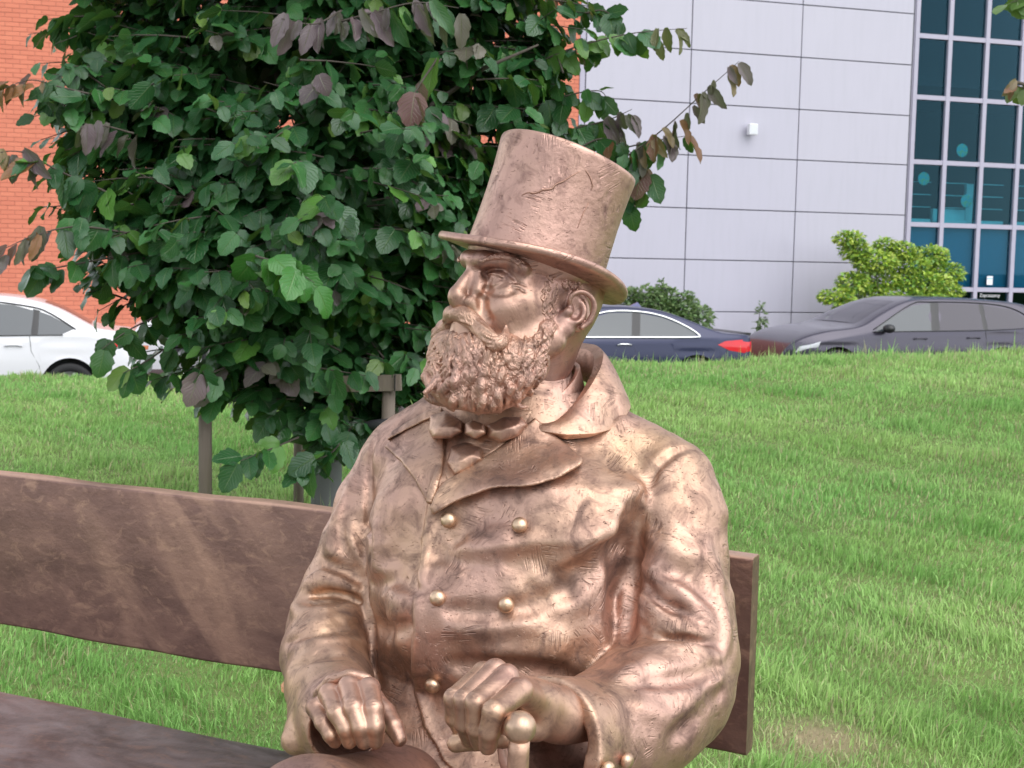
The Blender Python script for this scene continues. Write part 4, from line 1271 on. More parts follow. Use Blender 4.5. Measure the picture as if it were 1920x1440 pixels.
# --- buttons
def button(px, py, ref, r=.0115, parent=coat):
    p, ok = ref.hit([px], [py])
    n = ref.grad(p, .01)[0]
    q = Vector(n).to_track_quat('Z', 'Y').to_matrix().to_4x4()
    q.translation = Vector(p[0])
    prof = [(0, -.004), (r * .55, -.004), (r * .6, r * .25), (r * .95, r * .45), (r, r * .75), (r * .9, r * 1.1), (r * .65, r * 1.36), (r * .3, r * 1.48), (0, r * 1.5)]
    mb = MB().lathe(prof, 20, q)
    mb.build('button', M_BUTTON, parent, True)
for x, y in [(845, 977), (977, 990), (823, 1122), (948, 1132), (815, 1278)]:
    button(x, y, body)
for x, y in [(1166, 1423), (1131, 1437)]:
    button(x, y, body, .010)

# --- trousers, shoes: he sits, knees towards the lens and to the left
tv = Vol((-.62, 1.12, -.01), (.30, 2.2, .72), .008)
zs = P(650, 1510, 1.62)[2]
hipR, kneeR = P(840, 1520, 1.98), P(640, 1512, 1.60)
kneeR2 = kneeR + NN * .07
footR = np.array([*(kneeR2[:2] + NN[:2] * .02), .08])
hipL, kneeL = P(1030, 1560, 1.90), P(985, 1640, 1.47)
footL = np.array([*(kneeL[:2] + NN[:2] * .02), .08])
for hip, knee, foot in ((hipR, kneeR2, footR), (hipL, kneeL, footL)):
    tv.rope([hip, .5 * (hip + knee), knee, knee - [0, 0, .05], .5 * (knee + foot), foot - [0, 0, .0]], [.098, .092, .078, .074, .062, .056], kin=.03)
tro = tv.build('trousers', M_TROUSER, statue)
for foot in (footR, footL):
    sv_ = Vol((-.75, .98, -.01), (.25, 2.0, .16), .006)
    sv_.rope([foot * [1, 1, 0] + [0, 0, .055], foot * [1, 1, 0] + NN * .10 + [0, 0, .045], foot * [1, 1, 0] + NN * .19 + [0, 0, .036]], [.05, .048, .034], kin=.02)
    sv_.build('shoe', M_TROUSER, tro)

# ------------------------------------------------------------------ head
YAW, HP = math.radians(54), math.radians(9)
F_ = np.array([-math.sin(YAW) * math.cos(HP), -math.cos(YAW) * math.cos(HP), math.sin(HP)])
L_ = np.array([math.cos(YAW), -math.sin(YAW), 0.0])
U_ = np.cross(F_, L_)
HC = P(1015, 590, 1.985)            # between the ears
AX = np.array([F_, L_, U_])
def H(px, py, l):
    """point on the sight line at (px, py) lying l to his left of the middle of the head"""
    a = P(px, py, 1.0) - CAM
    px_ = np.asarray(l, float)
    t = ((HC - CAM) @ L_ + px_) / (a @ L_)
    return CAM + a * np.asarray(t)[..., None]
def Hs(rows):
    return np.array([H(r[0], r[1], r[2]) for r in rows])
def mirror(p):
    d = (np.asarray(p) - HC) @ L_
    return np.asarray(p) - 2 * d[..., None] * L_
hv = Vol((-.21, 1.73, 1.075), (.16, 2.16, 1.40), .0018)
def both(fn, p, *a, **k):
    fn(p, *a, **k); fn(mirror(np.asarray(p)), *a, **k)
loc = lambda f, l, u: HC + F_ * f + L_ * l + U_ * u
# skull and face block
hv.egg(loc(-.002, 0, .042), (.092, .080, .085), AX)
hv.egg(loc(.053, 0, .004), (.071, .075, .092), AX, k=.03)
hv.rope([loc(-.02, 0, .0), P(996, 700, 2.01), P(985, 790, 2.03)], [.056, .056, .064], k=.02)
# brow, nose, cheeks along the measured profile
hv.rope(Hs([(905, 486, .020), (888, 487, 0.0)]) - F_ * .003, [.010, .010], k=.016); hv.rope(mirror(Hs([(905, 486, .020), (888, 487, 0.0)])) - F_ * .003, [.010, .010], k=.016)
both(lambda p, **k: hv.rope(p, [.0085, .008, .007], **k), Hs([(908, 486, .022), (945, 484, .045), (975, 500, .062)]) - F_ * .006, k=.020)
hv.rope(Hs([(893, 493, 0), (881, 514, 0), (868, 535, 0), (859, 549, 0)]), [.0078, .0090, .0102, .0120], k=.007)
hv.ball(H(857, 558, 0), .0132, k=.006)
hv.egg(H(872, 570, .0), (.018, .014, .0085), AX, k=.006)
both(lambda p, **k: hv.rope(p, [.007, .0085, .0085], **k), Hs([(893, 520, .008), (888, 542, .010), (886, 556, .011)]) - F_ * .004, k=.008)
both(hv.egg, H(887, 567, .0165), (.0145, .0085, .0105), AX, k=.002)
hv.rope(Hs([(905, 520, .016), (896, 545, .018)]), [.006, .007], k=.012); hv.rope(mirror(Hs([(905, 520, .016), (896, 545, .018)])), [.006, .007], k=.012)
both(hv.egg, H(958, 564, .056) - F_ * .026 - L_ * .006, (.030, .020, .020), AX, k=.025)
both(hv.egg, H(922, 588, .038) - F_ * .020, (.026, .020, .026), AX, k=.025)
# mouth block and jaw
hv.egg(H(885, 602, .0), (.028, .026, .026), AX, k=.02)
hv.egg(H(880, 660, .0), (.034, .036, .034), AX, k=.03)
both(lambda p, **k: hv.rope(p, [.026, .026, .024], **k), Hs([(890, 680, .02), (950, 680, .052), (1030, 640, .072)]), k=.03)
# eye sockets and eyes
ER = .0158
ed = unit(F_ * .80 + L_ * .45)
EC = H(935, 527, .033) - ed * ER + F_ * .0085
both(hv.egg, EC + F_ * .0205 + U_ * .0075 + L_ * .003, (.0060, .0135, .0070), AX, k=.008, mode='sub')
both(hv.ball, EC, ER, k=.001)
def lid(c, e, sgn, R, k):
    roll_ = L_ * (-.16 if (c - HC) @ L_ > 0 else .16)
    n = unit(sgn * (U_ * math.cos(e) - F_ * math.sin(e)) - sgn * roll_ * -1.0)
    hv.op(lambda X, Y, Z: np.maximum(np.sqrt((X - c[0]) ** 2 + (Y - c[1]) ** 2 + (Z - c[2]) ** 2) - R, -((X - c[0]) * n[0] + (Y - c[1]) * n[1] + (Z - c[2]) * n[2])), c - R, c + R, k)
for c in (EC, mirror(EC)):
    lid(c, math.radians(24), 1.0, ER + .0030, .0012)
    lid(c, math.radians(-27), -1.0, ER + .0022, .0012)
def hsurf(rows, n=6, lift=0.0):
    q = spline(np.array(rows, float), n)
    p, ok = hv.hit(q[:, 0], q[:, 1])
    p = p[ok]
    return p + hv.grad(p, .004) * lift
for c in (EC, mirror(EC)):
    g_ = unit(F_ * .96 + L_ * .22); hv.ball(c + g_ * (ER + .0026), .0044, k=.0008, mode='sub')
# fold between lid and brow, crow's feet, cheek furrow, bags
for rows, r, dp in [([(914, 509), (928, 504), (944, 506), (958, 517), (970, 529)], .0022, .0012), ([(958, 537), (972, 540), (984, 547)], .0014, .0013), ([(958, 531), (972, 531), (985, 535)], .0014, .0012),
                    ([(915, 545), (930, 551), (948, 551), (960, 546)], .005, .0006), ([(902, 563), (909, 580), (918, 598)], .006, .0022)]:
    p = hsurf(rows, 5)
    n = hv.grad(p, .004)
    for q, nn in ((p, n), (mirror(p), None)):
        nq = n if nn is not None else n - 2 * (n @ L_)[:, None] * L_
        hv.rope(q + nq * (r - dp), r, k=r * 1.2, mode='sub')
both(hv.ball, H(881, 572, .008) - U_ * .002, .0042, k=.002, mode='sub')       # nostrils
# ears
def ear(s):
    g = (lambda p: p) if s > 0 else mirror
    E = lambda rows: g(Hs(rows))
    A = AX if s > 0 else np.array([F_, -L_, U_])
    tilt = Matrix.Rotation(math.radians(14 * 1), 3, Vector(L_))
    Ax = (np.array(tilt) @ AX.T).T
    hv.egg(g(H(1084, 584, .083)), (.021, .007, .030), Ax if s > 0 else Ax - 2 * np.outer(Ax @ L_, L_), k=.006)
    hv.egg(g(H(1083, 579, .094)), (.013, .009, .020), Ax if s > 0 else Ax - 2 * np.outer(Ax @ L_, L_), k=.004, mode='sub')
    hel = spline([(1072, 580, .086), (1068, 566, .090), (1073, 553, .093), (1088, 546.5, .096), (1103, 552, .099), (1113, 566, .101), (1113, 584, .100), (1106, 602, .097), (1092, 614, .093)], 5)
    hv.rope(E(hel), np.interp(np.linspace(0, 1, len(hel)), [0, .2, .6, 1], [.0030, .0040, .0042, .0040]), k=.0015)
    ant = spline([(1091, 568, .088), (1096, 580, .091), (1091, 596, .091), (1078, 604, .090), (1064, 602, .088)], 5)
    hv.rope(E(ant), .0042, k=.004)
    hv.ball(g(H(1081, 590, .094)), .0085, k=.003, mode='sub')
    hv.egg(g(H(1066, 584, .089)), (.0075, .0055, .0075), AX, k=.003)
    hv.egg(g(H(1062, 618, .086)), (.0135, .0085, .0125), AX, k=.006)
    hv.rope(E([(1052, 612, .082), (1050, 600, .082), (1056, 590, .083)]), .006, k=.006)
ear(1); ear(-1)
# the skull ends inside the hat
ha = math.radians(18.5)
HZ = unit(np.array([math.sin(ha) * .93, math.sin(ha) * .37, math.cos(ha)]))
HB = P(1000, 499, 1.985)
Xg, Yg, Zg = hv.grid(full)
hv.F = np.maximum(hv.F, ((Xg - HB[0]) * HZ[0] + (Yg - HB[1]) * HZ[1] + (Zg - HB[2]) * HZ[2] - .004).astype(f32))
lumps(hv, .0005, .016, nz)
head = hv.build('head', M_FACE, statue)

# ------------------------------------------------------------------ beard, moustache, brows, side hair
bv = Vol((-.17, 1.73, 1.045), (.10, 2.14, 1.27), .0015)
bulk = [(863, 648, 0, .018), (860, 672, 0, .021), (858, 702, 0, .020), (856, 720, .003, .016), (874, 732, .016, .022), (886, 690, .028, .029), (905, 738, .032, .029), (942, 732, .044, .026), (940, 690, .048, .030), (972, 712, .054, .024),
        (982, 680, .063, .024), (1010, 650, .073, .018), (1004, 688, .063, .018), (1028, 615, .080, .013), (905, 655, .040, .024), (950, 655, .058, .022)]
for i, (x, y, l, r) in enumerate(bulk):
    p = H(x, y, l)
    bv.ball(p, r, k=.022)
    if l > .01:
        bv.ball(mirror(p), r, k=.022)
head_smooth = bv.F.copy()
def bsurf(q):
    p, ok = bv.hit(q[:, 0], q[:, 1])
    return p, ok
# hair flow measured in the photograph, as direction at anchor points
an = np.array([(850, 640, -.25, 1), (838, 700, -.45, 1), (870, 700, -.15, 1), (900, 660, .25, 1), (905, 720, -.05, 1), (950, 650, .1, 1), (960, 700, -.25, 1), (1000, 690, -.5, .9), (1020, 650, -.5, 1), (1035, 600, -.2, 1), (870, 750, -.1, 1), (960, 755, .15, 1), (1000, 730, -.1, 1)], float)
def flow(x, y):
    w = 1 / (((an[:, 0] - x) ** 2 + (an[:, 1] - y) ** 2) + 80)
    d = (w[:, None] * an[:, 2:]).sum(0)
    return d / np.linalg.norm(d)
mouth = np.array([(862, 622), (895, 640), (925, 660)], float)
base = bv.copy()
def strand(x, y, n, step, r0, wob, lift, ph, curl=0.0):
    q = []
    for i in range(n):
        d = flow(x, y); s = math.sin(i * .58 + ph) * wob
        q.append((x - d[1] * s, y + d[0] * s))
        a = curl * i
        d = np.array([d[0] * math.cos(a) - d[1] * math.sin(a), d[0] * math.sin(a) + d[1] * math.cos(a)])
        x, y = x + d[0] * step, y + d[1] * step
    q = np.array(q)
    p, ok = base.hit(q[:, 0], q[:, 1])
    if ok.sum() < 4:
        return
    p = p[ok]; nrm = base.grad(p, .006)
    t = np.linspace(0, 1, len(p))
    rr = r0 * (.45 + .55 * np.sin(np.pi * np.clip(t * .85 + .18, 0, 1)))
    rr[-1] = r0 * .25
    p = p + nrm * (lift * np.sin(np.pi * (t * .8 + .2)) - rr * .35)[:, None]
    bv.rope(p, rr, k=.0006)
    m = mirror(p)
    bv.rope(m, rr, k=.0006)
R_ = random.Random(5)
region = [(852, 630), (835, 690), (812, 728), (822, 752), (860, 770), (930, 772), (985, 755), (1020, 715), (1035, 660), (1042, 600), (1025, 600), (1005, 625), (985, 645), (950, 655), (925, 660), (890, 640)]
def cover(count, fn):
    tot = 0
    while tot < count:
        x, y = R_.uniform(800, 1045), R_.uniform(600, 772)
        if poly_dist(np.array([x]), np.array([y]), region)[0] > 0:
            continue
        fn(x, y, sstep(650, 740, y), .045 * x + .03 * y + R_.uniform(-.5, .5))
        tot += 1
cover(85, lambda x, y, low, ph: strand(x, y - 16, R_.randint(14, 20), 4.6 + 1.0 * low, .0028 + .0020 * low * R_.random(), R_.uniform(2, 4.5), .0035 + .0035 * low, ph, R_.uniform(-.08, .08)))
for i in range(44):
    x, y = R_.uniform(846, 905), R_.uniform(606, 640)
    strand(x, y, R_.randint(10, 16), 3.8, .0019 + .0010 * R_.random(), R_.uniform(1, 2.5), .0026, .045 * x, R_.uniform(-.04, .04))
base.F = bv.F.copy()
cover(320, lambda x, y, low, ph: strand(x, y - 22, R_.randint(11, 18), 3.8 + 1.2 * low, .0015 + .0010 * R_.random(), R_.uniform(1.5, 4), .0026, ph * 1.5, R_.uniform(-.05, .05)))
# heavier pointed locks along the lower edge
for x, y, n, r in [(862, 690, 9, .0075), (888, 690, 8, .007), (905, 700, 9, .0075), (842, 712, 7, .007), (825, 712, 6, .006), (872, 730, 7, .0075), (905, 738, 6, .0075), (935, 728, 7, .007), (965, 730, 6, .006), (940, 690, 8, .006), (975, 700, 7, .006), (995, 700, 7, .0055), (850, 742, 5, .007), (925, 750, 4, .006), (958, 715, 6, .006)]:
    strand(x, y, n, 6.5, r, 3.0, .006, x * .7)
for rows, r in [([(818, 715), (806, 728), (797, 736), (801, 744)], .006), ([(830, 742), (842, 762), (850, 770)], .007), ([(880, 752), (890, 768), (897, 776)], .007), ([(912, 756), (925, 768), (938, 772)], .006), ([(960, 752), (978, 764), (990, 762)], .005)]:
    q = np.array(rows, float)
    p = Hs([(a, b, max(0, (a - 840) * .00045)) for a, b in q])
    bv.rope(p, np.linspace(r, r * .35, len(p)), k=.004)
bv.build('beard', M_HAIR, head, relax=1)

mv = Vol(hv.lo, hv.lo + (np.array(hv.shape) - 1) * hv.h, .0014)
ms = spline([(857, 590), (868, 590), (886, 599), (902, 616), (918, 633), (932, 643), (943, 641), (950, 629), (952, 612)], 6)
mp, _ok = hv.hit(ms[:, 0], ms[:, 1]); m2, ok2 = base.hit(ms[:, 0], ms[:, 1])
nearer = ok2 & (m2[:, 1] < mp[:, 1]); mp[nearer] = m2[nearer]
for _ in range(6):
    mp[1:-1] = .5 * mp[1:-1] + .25 * (mp[2:] + mp[:-2])
mr = np.interp(np.linspace(0, 1, len(ms)), [0, .15, .5, .75, .9, 1], [.0100, .0128, .0128, .0105, .0058, .0020])
mn = unit(mp - loc(.02, 0, -.03)); mp = mp + mn * np.interp(np.linspace(0, 1, len(ms)), [0, .2, .7, 1], [.001, .004, .006, .008])[:, None]
for q in (mp, mirror(mp)):
    mv.rope(q, mr, k=.004)
for i in range(40):          # combed strands along it
    a = R_.uniform(0, 6.28); s0 = R_.uniform(0, .6); s1 = min(1, s0 + R_.uniform(.25, .5))
    j = np.arange(int(s0 * (len(mp) - 1)), int(s1 * (len(mp) - 1)) + 1)
    if len(j) < 4:
        continue
    tw = a + np.linspace(0, .9, len(j))
    off = (np.cos(tw)[:, None] * (L_ * .6 + F_ * .8) + np.sin(tw)[:, None] * U_) * (mr[j] * .98)[:, None]
    for g in (lambda p: p, mirror):
        mv.rope(g(mp[j] + off), np.minimum(mr[j] * .34, .0026) * np.sin(np.pi * np.linspace(.12, .95, len(j))), k=.0008)
mv.build('moustache', M_HAIR, head)

ev = [Vol(hv.lo, hv.lo + (np.array(hv.shape) - 1) * hv.h, .0014) for _ in range(2)]
def tuft(rows, r, lift, k=.001, m=True, vol=ev):
    p = hsurf(rows, 4, lift)
    if len(p) < 3:
        return
    rr = r * np.sin(np.pi * np.linspace(.15, .97, len(p)))
    vol[0].rope(p, rr, k=k)
    vol[1].rope(mirror(p), rr, k=k)
tuft([(902, 489), (925, 483), (950, 483), (968, 492), (980, 507)], .0048, .0015, .003)
for i in range(26):
    t = R_.random(); x = 903 + 74 * t; y = 489 - 9 * math.sin(math.pi * min(1, t * 1.1)) + 16 * max(0, t - .6)
    tuft([(x, y + 3), (x + 5, y - 2), (x + 12, y - 3 + 6 * t)], .0020, .003)
for v in ev:
    v.build('eyebrow', M_HAIR, head)
wv_ = [Vol(hv.lo, hv.lo + (np.array(hv.shape) - 1) * hv.h, .0014) for _ in range(2)]
for i in range(36):
    t = R_.random(); x = 1022 + 26 * R_.random() - 8 * t; y = 508 + 92 * t
    w = R_.uniform(-5, 5)
    tuft([(x, y), (x + w, y + 8), (x - w, y + 16), (x + w * .6, y + 24)], R_.uniform(.0012, .0022), .0008, vol=wv_)
for i in range(16):
    x = 1052 + 30 * R_.random(); y = 520 + 14 * R_.random()
    tuft([(x, y), (x + 5, y + 6), (x + 4, y + 14)], .0026, .001, vol=wv_)
for v in wv_:
    v.build('side_hair', M_HAIR, head)

# ------------------------------------------------------------------ top hat
hf = unit(F_ - HZ * (F_ @ HZ)); hl = np.cross(HZ, hf)
hat = obj('top_hat', None, None, statue)
HM = Matrix(((hf[0], hl[0], HZ[0], HB[0]), (hf[1], hl[1], HZ[1], HB[1]), (hf[2], hl[2], HZ[2], HB[2]), (0, 0, 0, 1)))
def turned(name, prof, sx, sy, warp=None, n=96, m=M_HAT):
    mb = MB().lathe(prof, n, None, sx, sy)
    V = np.concatenate(mb.V)
    if warp is not None:
        V = warp(V)
    V = np.concatenate([V, np.ones((len(V), 1))], 1) @ np.array(HM).T[:, :3]
    return obj(name, make_mesh(name, V - origin(hat), mb.F), m, hat)
hgt = .171
prof = [(.86, -.02), (1.0, .0), (1.0, .012), (.992, .03), (.982, .06), (.978, .09), (.984, .12), (.996, .145), (1.008, .162), (1.008, .1665), (1.0, .1695), (.985, hgt), (.97, hgt + .0005), (.90, hgt + .002), (.5, hgt + .004), (0, hgt + .0045)]
# finer rings so the tool marks read
def wob(V):
    a = np.arctan2(V[:, 1], V[:, 0])
    V = V.copy()
    V[:, 2] += .0025 * np.sin(2 * a + .6) * (V[:, 2] > .1)
    s = 1 + .006 * np.sin(3 * a + 9 * V[:, 2])
    V[:, 0] *= s; V[:, 1] *= s
    return V
turned('crown', prof, .1075, .0985, wob)
# a casting seam left standing on the crown
from mathutils.bvhtree import BVHTree
crown = hat.children[0]
cvs = [v.co.copy() for v in crown.data.vertices]
bvh = BVHTree.FromPolygons(cvs, [tuple(p.vertices) for p in crown.data.polygons])
ho = Vector(origin(hat))
M_SEAM = bronze('bronze_seam', pink=(.34, .205, .17), gold=(.40, .25, .18), marks=0.0, rough=.5)
def on_crown(rows, r, nm):
    out = []
    for x, y in spline(np.array(rows, float), 4):
        d = unit(P(x, y, 1.0) - CAM)
        h = bvh.ray_cast(Vector(CAM) - ho, Vector(d))
        if h[0] is not None:
            out.append(np.array(h[0] + ho) - d * r * .1)
    if len(out) > 3:
        MB().tube(out, r * np.sin(np.pi * np.linspace(.12, .9, len(out))), 6).build(nm, M_SEAM, crown, True)
on_crown([(978, 366), (990, 361), (1003, 362), (1018, 356), (1034, 354), (1042, 346), (1056, 340), (1070, 331), (1088, 321)], .0018, 'casting_seam')
on_crown([(1097, 318), (1106, 332), (1111, 348), (1108, 358)], .0012, 'casting_seam')
on_crown([(1083, 428), (1092, 405), (1104, 380)], .0011, 'casting_seam')
bw = .045
brim = [(0.66, .002), (0.70, .004), (.95, .0045), (.985, .0055), (1.0, .0030), (1.004, -.0015), (.995, -.0050), (.975, -.0062), (.93, -.0050), (.70, -.0045), (.62, -.004)]
def curl(V):
    V = V.copy()
    r = np.hypot(V[:, 0] / .150, V[:, 1] / .138)
    V[:, 2] += .014 * np.clip((r - .6) / .4, 0, 1) ** 1.5 * (V[:, 1] / .138) ** 2 - .006 * np.clip((r - .6) / .4, 0, 1) * (V[:, 0] / .15) ** 2
    return V
turned('brim', brim, .1505, .138, curl)

# ------------------------------------------------------------------ hands
def hand(name, lo, hi, digits, palm, wrist, webs=()):
    v = Vol(np.asarray(lo) - [0, 0, .02], np.asarray(hi) + [0, 0, .06], .0017)
    for a, b, ra, rb in palm:
        v.rope([a, b], [ra, rb], k=.010)
    for a, ra, b, rb in wrist:
        v.rope([a, b], [ra, rb], k=.016)
    for rows in digits:
        p = pts3(rows); r = rads(rows) * 1.10
        v.rope(p, r, k=.0035)
        for q, rr in list(zip(p, r))[0:3]:       # knuckles
            v.ball(q, rr * 1.03, k=.003)
    return v
# his right hand, resting on the thigh
dR = [[(592, 1327, 1.655, .0105), (606, 1355, 1.628, .0095), (620, 1378, 1.618, .0088), (628, 1390, 1.622, .0080)],
      [(617, 1301, 1.655, .0115), (631, 1337, 1.615, .0105), (649, 1367, 1.604, .0098), (655, 1390, 1.608, .0088)],
      [(655, 1288, 1.650, .0125), (663, 1328, 1.608, .0112), (676, 1364, 1.596, .0103), (682, 1390, 1.600, .0092)],
      [(692, 1291, 1.645, .0125), (701, 1329, 1.606, .0112), (704, 1363, 1.596, .0103), (705, 1389, 1.602, .0092)],
      [(700, 1312, 1.700, .0130), (722, 1335, 1.675, .0118), (738, 1362, 1.650, .0108), (749, 1386, 1.640, .0088)]]
wR = P(645, 1322, 1.775)
palmR = [(P(645, 1312, 1.715), pts3([d[0]])[0], .020, .0125) for d in dR[:4]] + [(P(672, 1310, 1.725), pts3([dR[4][0]])[0], .018, .013)]
hR = hand('hand', P(560, 1410, 1.56) * [1, 0, 1] + [-.02, 1.555, -.03], P(770, 1240, 1.85) * [1, 0, 1] + [.02, 1.90, .03], dR, palmR, [(wR, .028, P(645, 1310, 1.70), .023), (wR, .028, P(625, 1310, 1.86), .030)])
def nails(v, digits, parent, up):
    for rows in digits:
        p = pts3(rows[-2:])
        d = unit(p[1] - p[0])
        n = unit(up - d * (up @ d))
        r = rows[-1][3]
        v.egg(p[1] + n * (r * .78) - d * r * .05, (r * .95, r * .62, r * .22), np.array([d, np.cross(n, d), n]), k=.0008)
    # creases over the middle joints
    for rows in digits:
        q = pts3(rows[1:2])[0]; d = unit(pts3(rows[2:3])[0] - pts3(rows[0:1])[0]); n = unit(up - d * (up @ d)); s = np.cross(n, d); r = rows[1][3]
        for o in (-.0022, .0018):
            v.rope([q + d * o + n * r * 1.06 - s * r * .6, q + d * o + n * r * 1.16, q + d * o + n * r * 1.06 + s * r * .6], .0011, k=.0008, mode='sub')
nails(hR, dR, statue, np.array([0, -1.0, .25]))
hR.build('hand', M_HAND, statue, one=True)
# his left hand, closed over the handle of the cane
dL = [[(906, 1262, 1.575, .0120), (851, 1309, 1.525, .0108), (852, 1345, 1.535, .0100), (866, 1372, 1.555, .0090)],
      [(929, 1258, 1.548, .0128), (870, 1313, 1.497, .0115), (870, 1355, 1.505, .0106), (880, 1384, 1.525, .0095)],
      [(950, 1269, 1.522, .0132), (893, 1318, 1.472, .0118), (893, 1362, 1.478, .0110), (899, 1390, 1.495, .0098)],
      [(976, 1295, 1.500, .0132), (926, 1334, 1.450, .0118), (918, 1370, 1.455, .0110), (915, 1398, 1.470, .0098)],
      [(1005, 1362, 1.560, .0150), (945, 1378, 1.530, .0135), (895, 1386, 1.535, .0120), (855, 1394, 1.545, .0100)]]
wL = P(1050, 1340, 1.60)
palmL = [(P(1010, 1325, 1.575), pts3([d[0]])[0], .024, .0125) for d in dL[:4]] + [(P(1020, 1345, 1.59), pts3([dL[4][0]])[0], .024, .018), (P(1000, 1310, 1.56), P(900, 1330, 1.55), .022, .018)]
hL = hand('hand', P(830, 1420, 1.42) * [1, 0, 1] + [-.02, 1.405, -.03], P(1110, 1230, 1.7) * [1, 0, 1] + [.02, 1.74, .03], dL, palmL, [(wL, .031, P(1015, 1325, 1.575), .027), (wL, .031, P(1110, 1370, 1.68), .034)])
nails(hL, dL, statue, unit(np.array([-.55, -.75, .35])))
hL.build('hand', M_HAND, statue, one=True)

# ------------------------------------------------------------------ the cane under his hand
cb = P(975, 1364, 1.44)
cane = thing('walking_cane', 'bronze walking cane with a round knob held under the statue hand', 'cane', (cb[0], cb[1], 0))
def knob_prof(r):
    a = np.linspace(-1.35, math.pi / 2, 14)
    return [(r * math.cos(q), r * math.sin(q)) for q in a]
kn = MB().lathe(knob_prof(.0185), 32, Matrix.Translation(Vector(cb)))
kn.build('knob', M_BUTTON, cane, True)
MB().tube([cb + [0, 0, -.012], cb + [-.001, .001, -.03], cb + [-.003, .002, -.10], [cb[0] - .03, cb[1] + .02, .3], [cb[0] - .05, cb[1] + .03, .01]], [.0115, .0120, .0130, .0110, .0095], 20).build('shaft', M_HAND, cane, True)
MB().tube([cb + [-.004, .01, -.004], P(935, 1352, 1.505), P(880, 1340, 1.555), P(856, 1342, 1.575)], [.0130, .0125, .0120, .009], 16).build('handle', M_HAND, cane, True)
# ================================================================== trees, shrubs, grass
def leaf_mat(name, use_obj):
    t = NT(name)
    col = t.n('ObjectInfo').outputs['Color'] if use_obj else t.n('VertexColor', layer_name='tint').outputs['Color']
    uv = t.n('UVMap').outputs['UV'] if False else t.n('TexCoord').outputs['UV']
    sx = t.n('SeparateXYZ', {'Vector': uv})
    u, v = sx.outputs[0], sx.outputs[1]
    au = t.math('ABSOLUTE', u)
    vein = t.math('PINGPONG', t.math('SUBTRACT', t.math('MULTIPLY', v, 8.0), t.math('MULTIPLY', au, 3.0)), .5)
    vr = t.ramp(vein, [(.0, 1.0), (.16, 0.0)])
    mid = t.ramp(au, [(.0, 1.0), (.07, 0.0)])
    rib = t.math('MAXIMUM', t.math('MULTIPLY', vr, .55), mid)
    n = t.noise(t.oc, 18, 3)
    c = t.mix(t.math('MULTIPLY', rib, .35), col, (.22, .30, .10))
    c = t.mix(.25, c, t.mix(n, (.55, .62, .5), (1.25, 1.2, 1.2)), 'MULTIPLY') if False else c
    nb = t.bump(t.math('MULTIPLY', rib, -1.0), .5, .004)
    t.set(Base_Color=c, Roughness=.30, Normal=nb, Specular_IOR_Level=.6)
    tl = t.n('BsdfTranslucent', {'Color': t.mix(.55, c, (.20, .36, .03))}).outputs[0]
    mxs = t.n('MixShader', {0: .22, 1: t.b.outputs[0], 2: tl}).outputs[0]
    t.t.links.new(mxs, t.out.inputs['Surface'])
    return t.m
M_LEAF, M_LEAVES = leaf_mat('leaf_blade', True), leaf_mat('leaf_mass', False)
M_BARK = plain('bark', (.085, .07, .058), .9, var=.35, scale=30)

def leaf_geo(seed, wide=.36, curl=.18, fold=.16, tooth=.042, seg=8):
    """blade of unit length along +y, normal +z; columns left edge, midrib, right edge"""
    r = random.Random(seed)
    V, UV = [], []
    ph = r.uniform(0, 6)
    for i in range(seg + 1):
        t = i / seg
        w = wide * (math.sin(math.pi * min(1, t * .93 + .05)) ** .62) * (1.10 - .30 * t) if t < 1 else .005
        w *= 1 + tooth * (1 if i % 2 else -1) * (t > .3) * 2.0
        bend = -curl * t * t
        wv = .035 * math.sin(t * 9 + ph)
        z = bend
        V += [(-w, t, z + fold * w + wv), (0, t, z), (w, t, z + fold * w - wv)]
        UV += [(-1, t), (0, t), (1, t)]
    F = []
    for i in range(seg):
        a = i * 3
        F += [(a, a + 1, a + 4, a + 3), (a + 1, a + 2, a + 5, a + 4)]
    return np.array(V), np.array(UV), F
LEAF = [leaf_geo(i, wide=.33 + .05 * (i % 3), curl=(.05, .22, .32, .15)[i % 4]) for i in range(6)]
LEAF_HANG = [leaf_geo(20 + i, wide=.19 + .03 * i, curl=.10, fold=.55) for i in range(3)]
def uv_layer(me, UV):
    ul = me.uv_layers.new(name='UVMap')
    li = np.zeros(len(me.loops), np.int32); me.loops.foreach_get('vertex_index', li)
    ul.data.foreach_set('uv', UV[li].astype(f32).ravel())
def leaf_proto(name, g):
    me = make_mesh(name, g[0], np.array(g[2]))
    uv_layer(me, g[1]); me.materials.append(M_LEAF)
    return me
PROTO = [leaf_proto('leaf', g) for g in LEAF] + [leaf_proto('leaf', g) for g in LEAF_HANG]
GEO = LEAF + LEAF_HANG
def frames(tip, nrm):
    y = unit(tip); z = nrm - (nrm * y).sum(-1, keepdims=True) * y; z = unit(z); x = np.cross(y, z)
    return np.stack([x, y, z], -1)       # columns
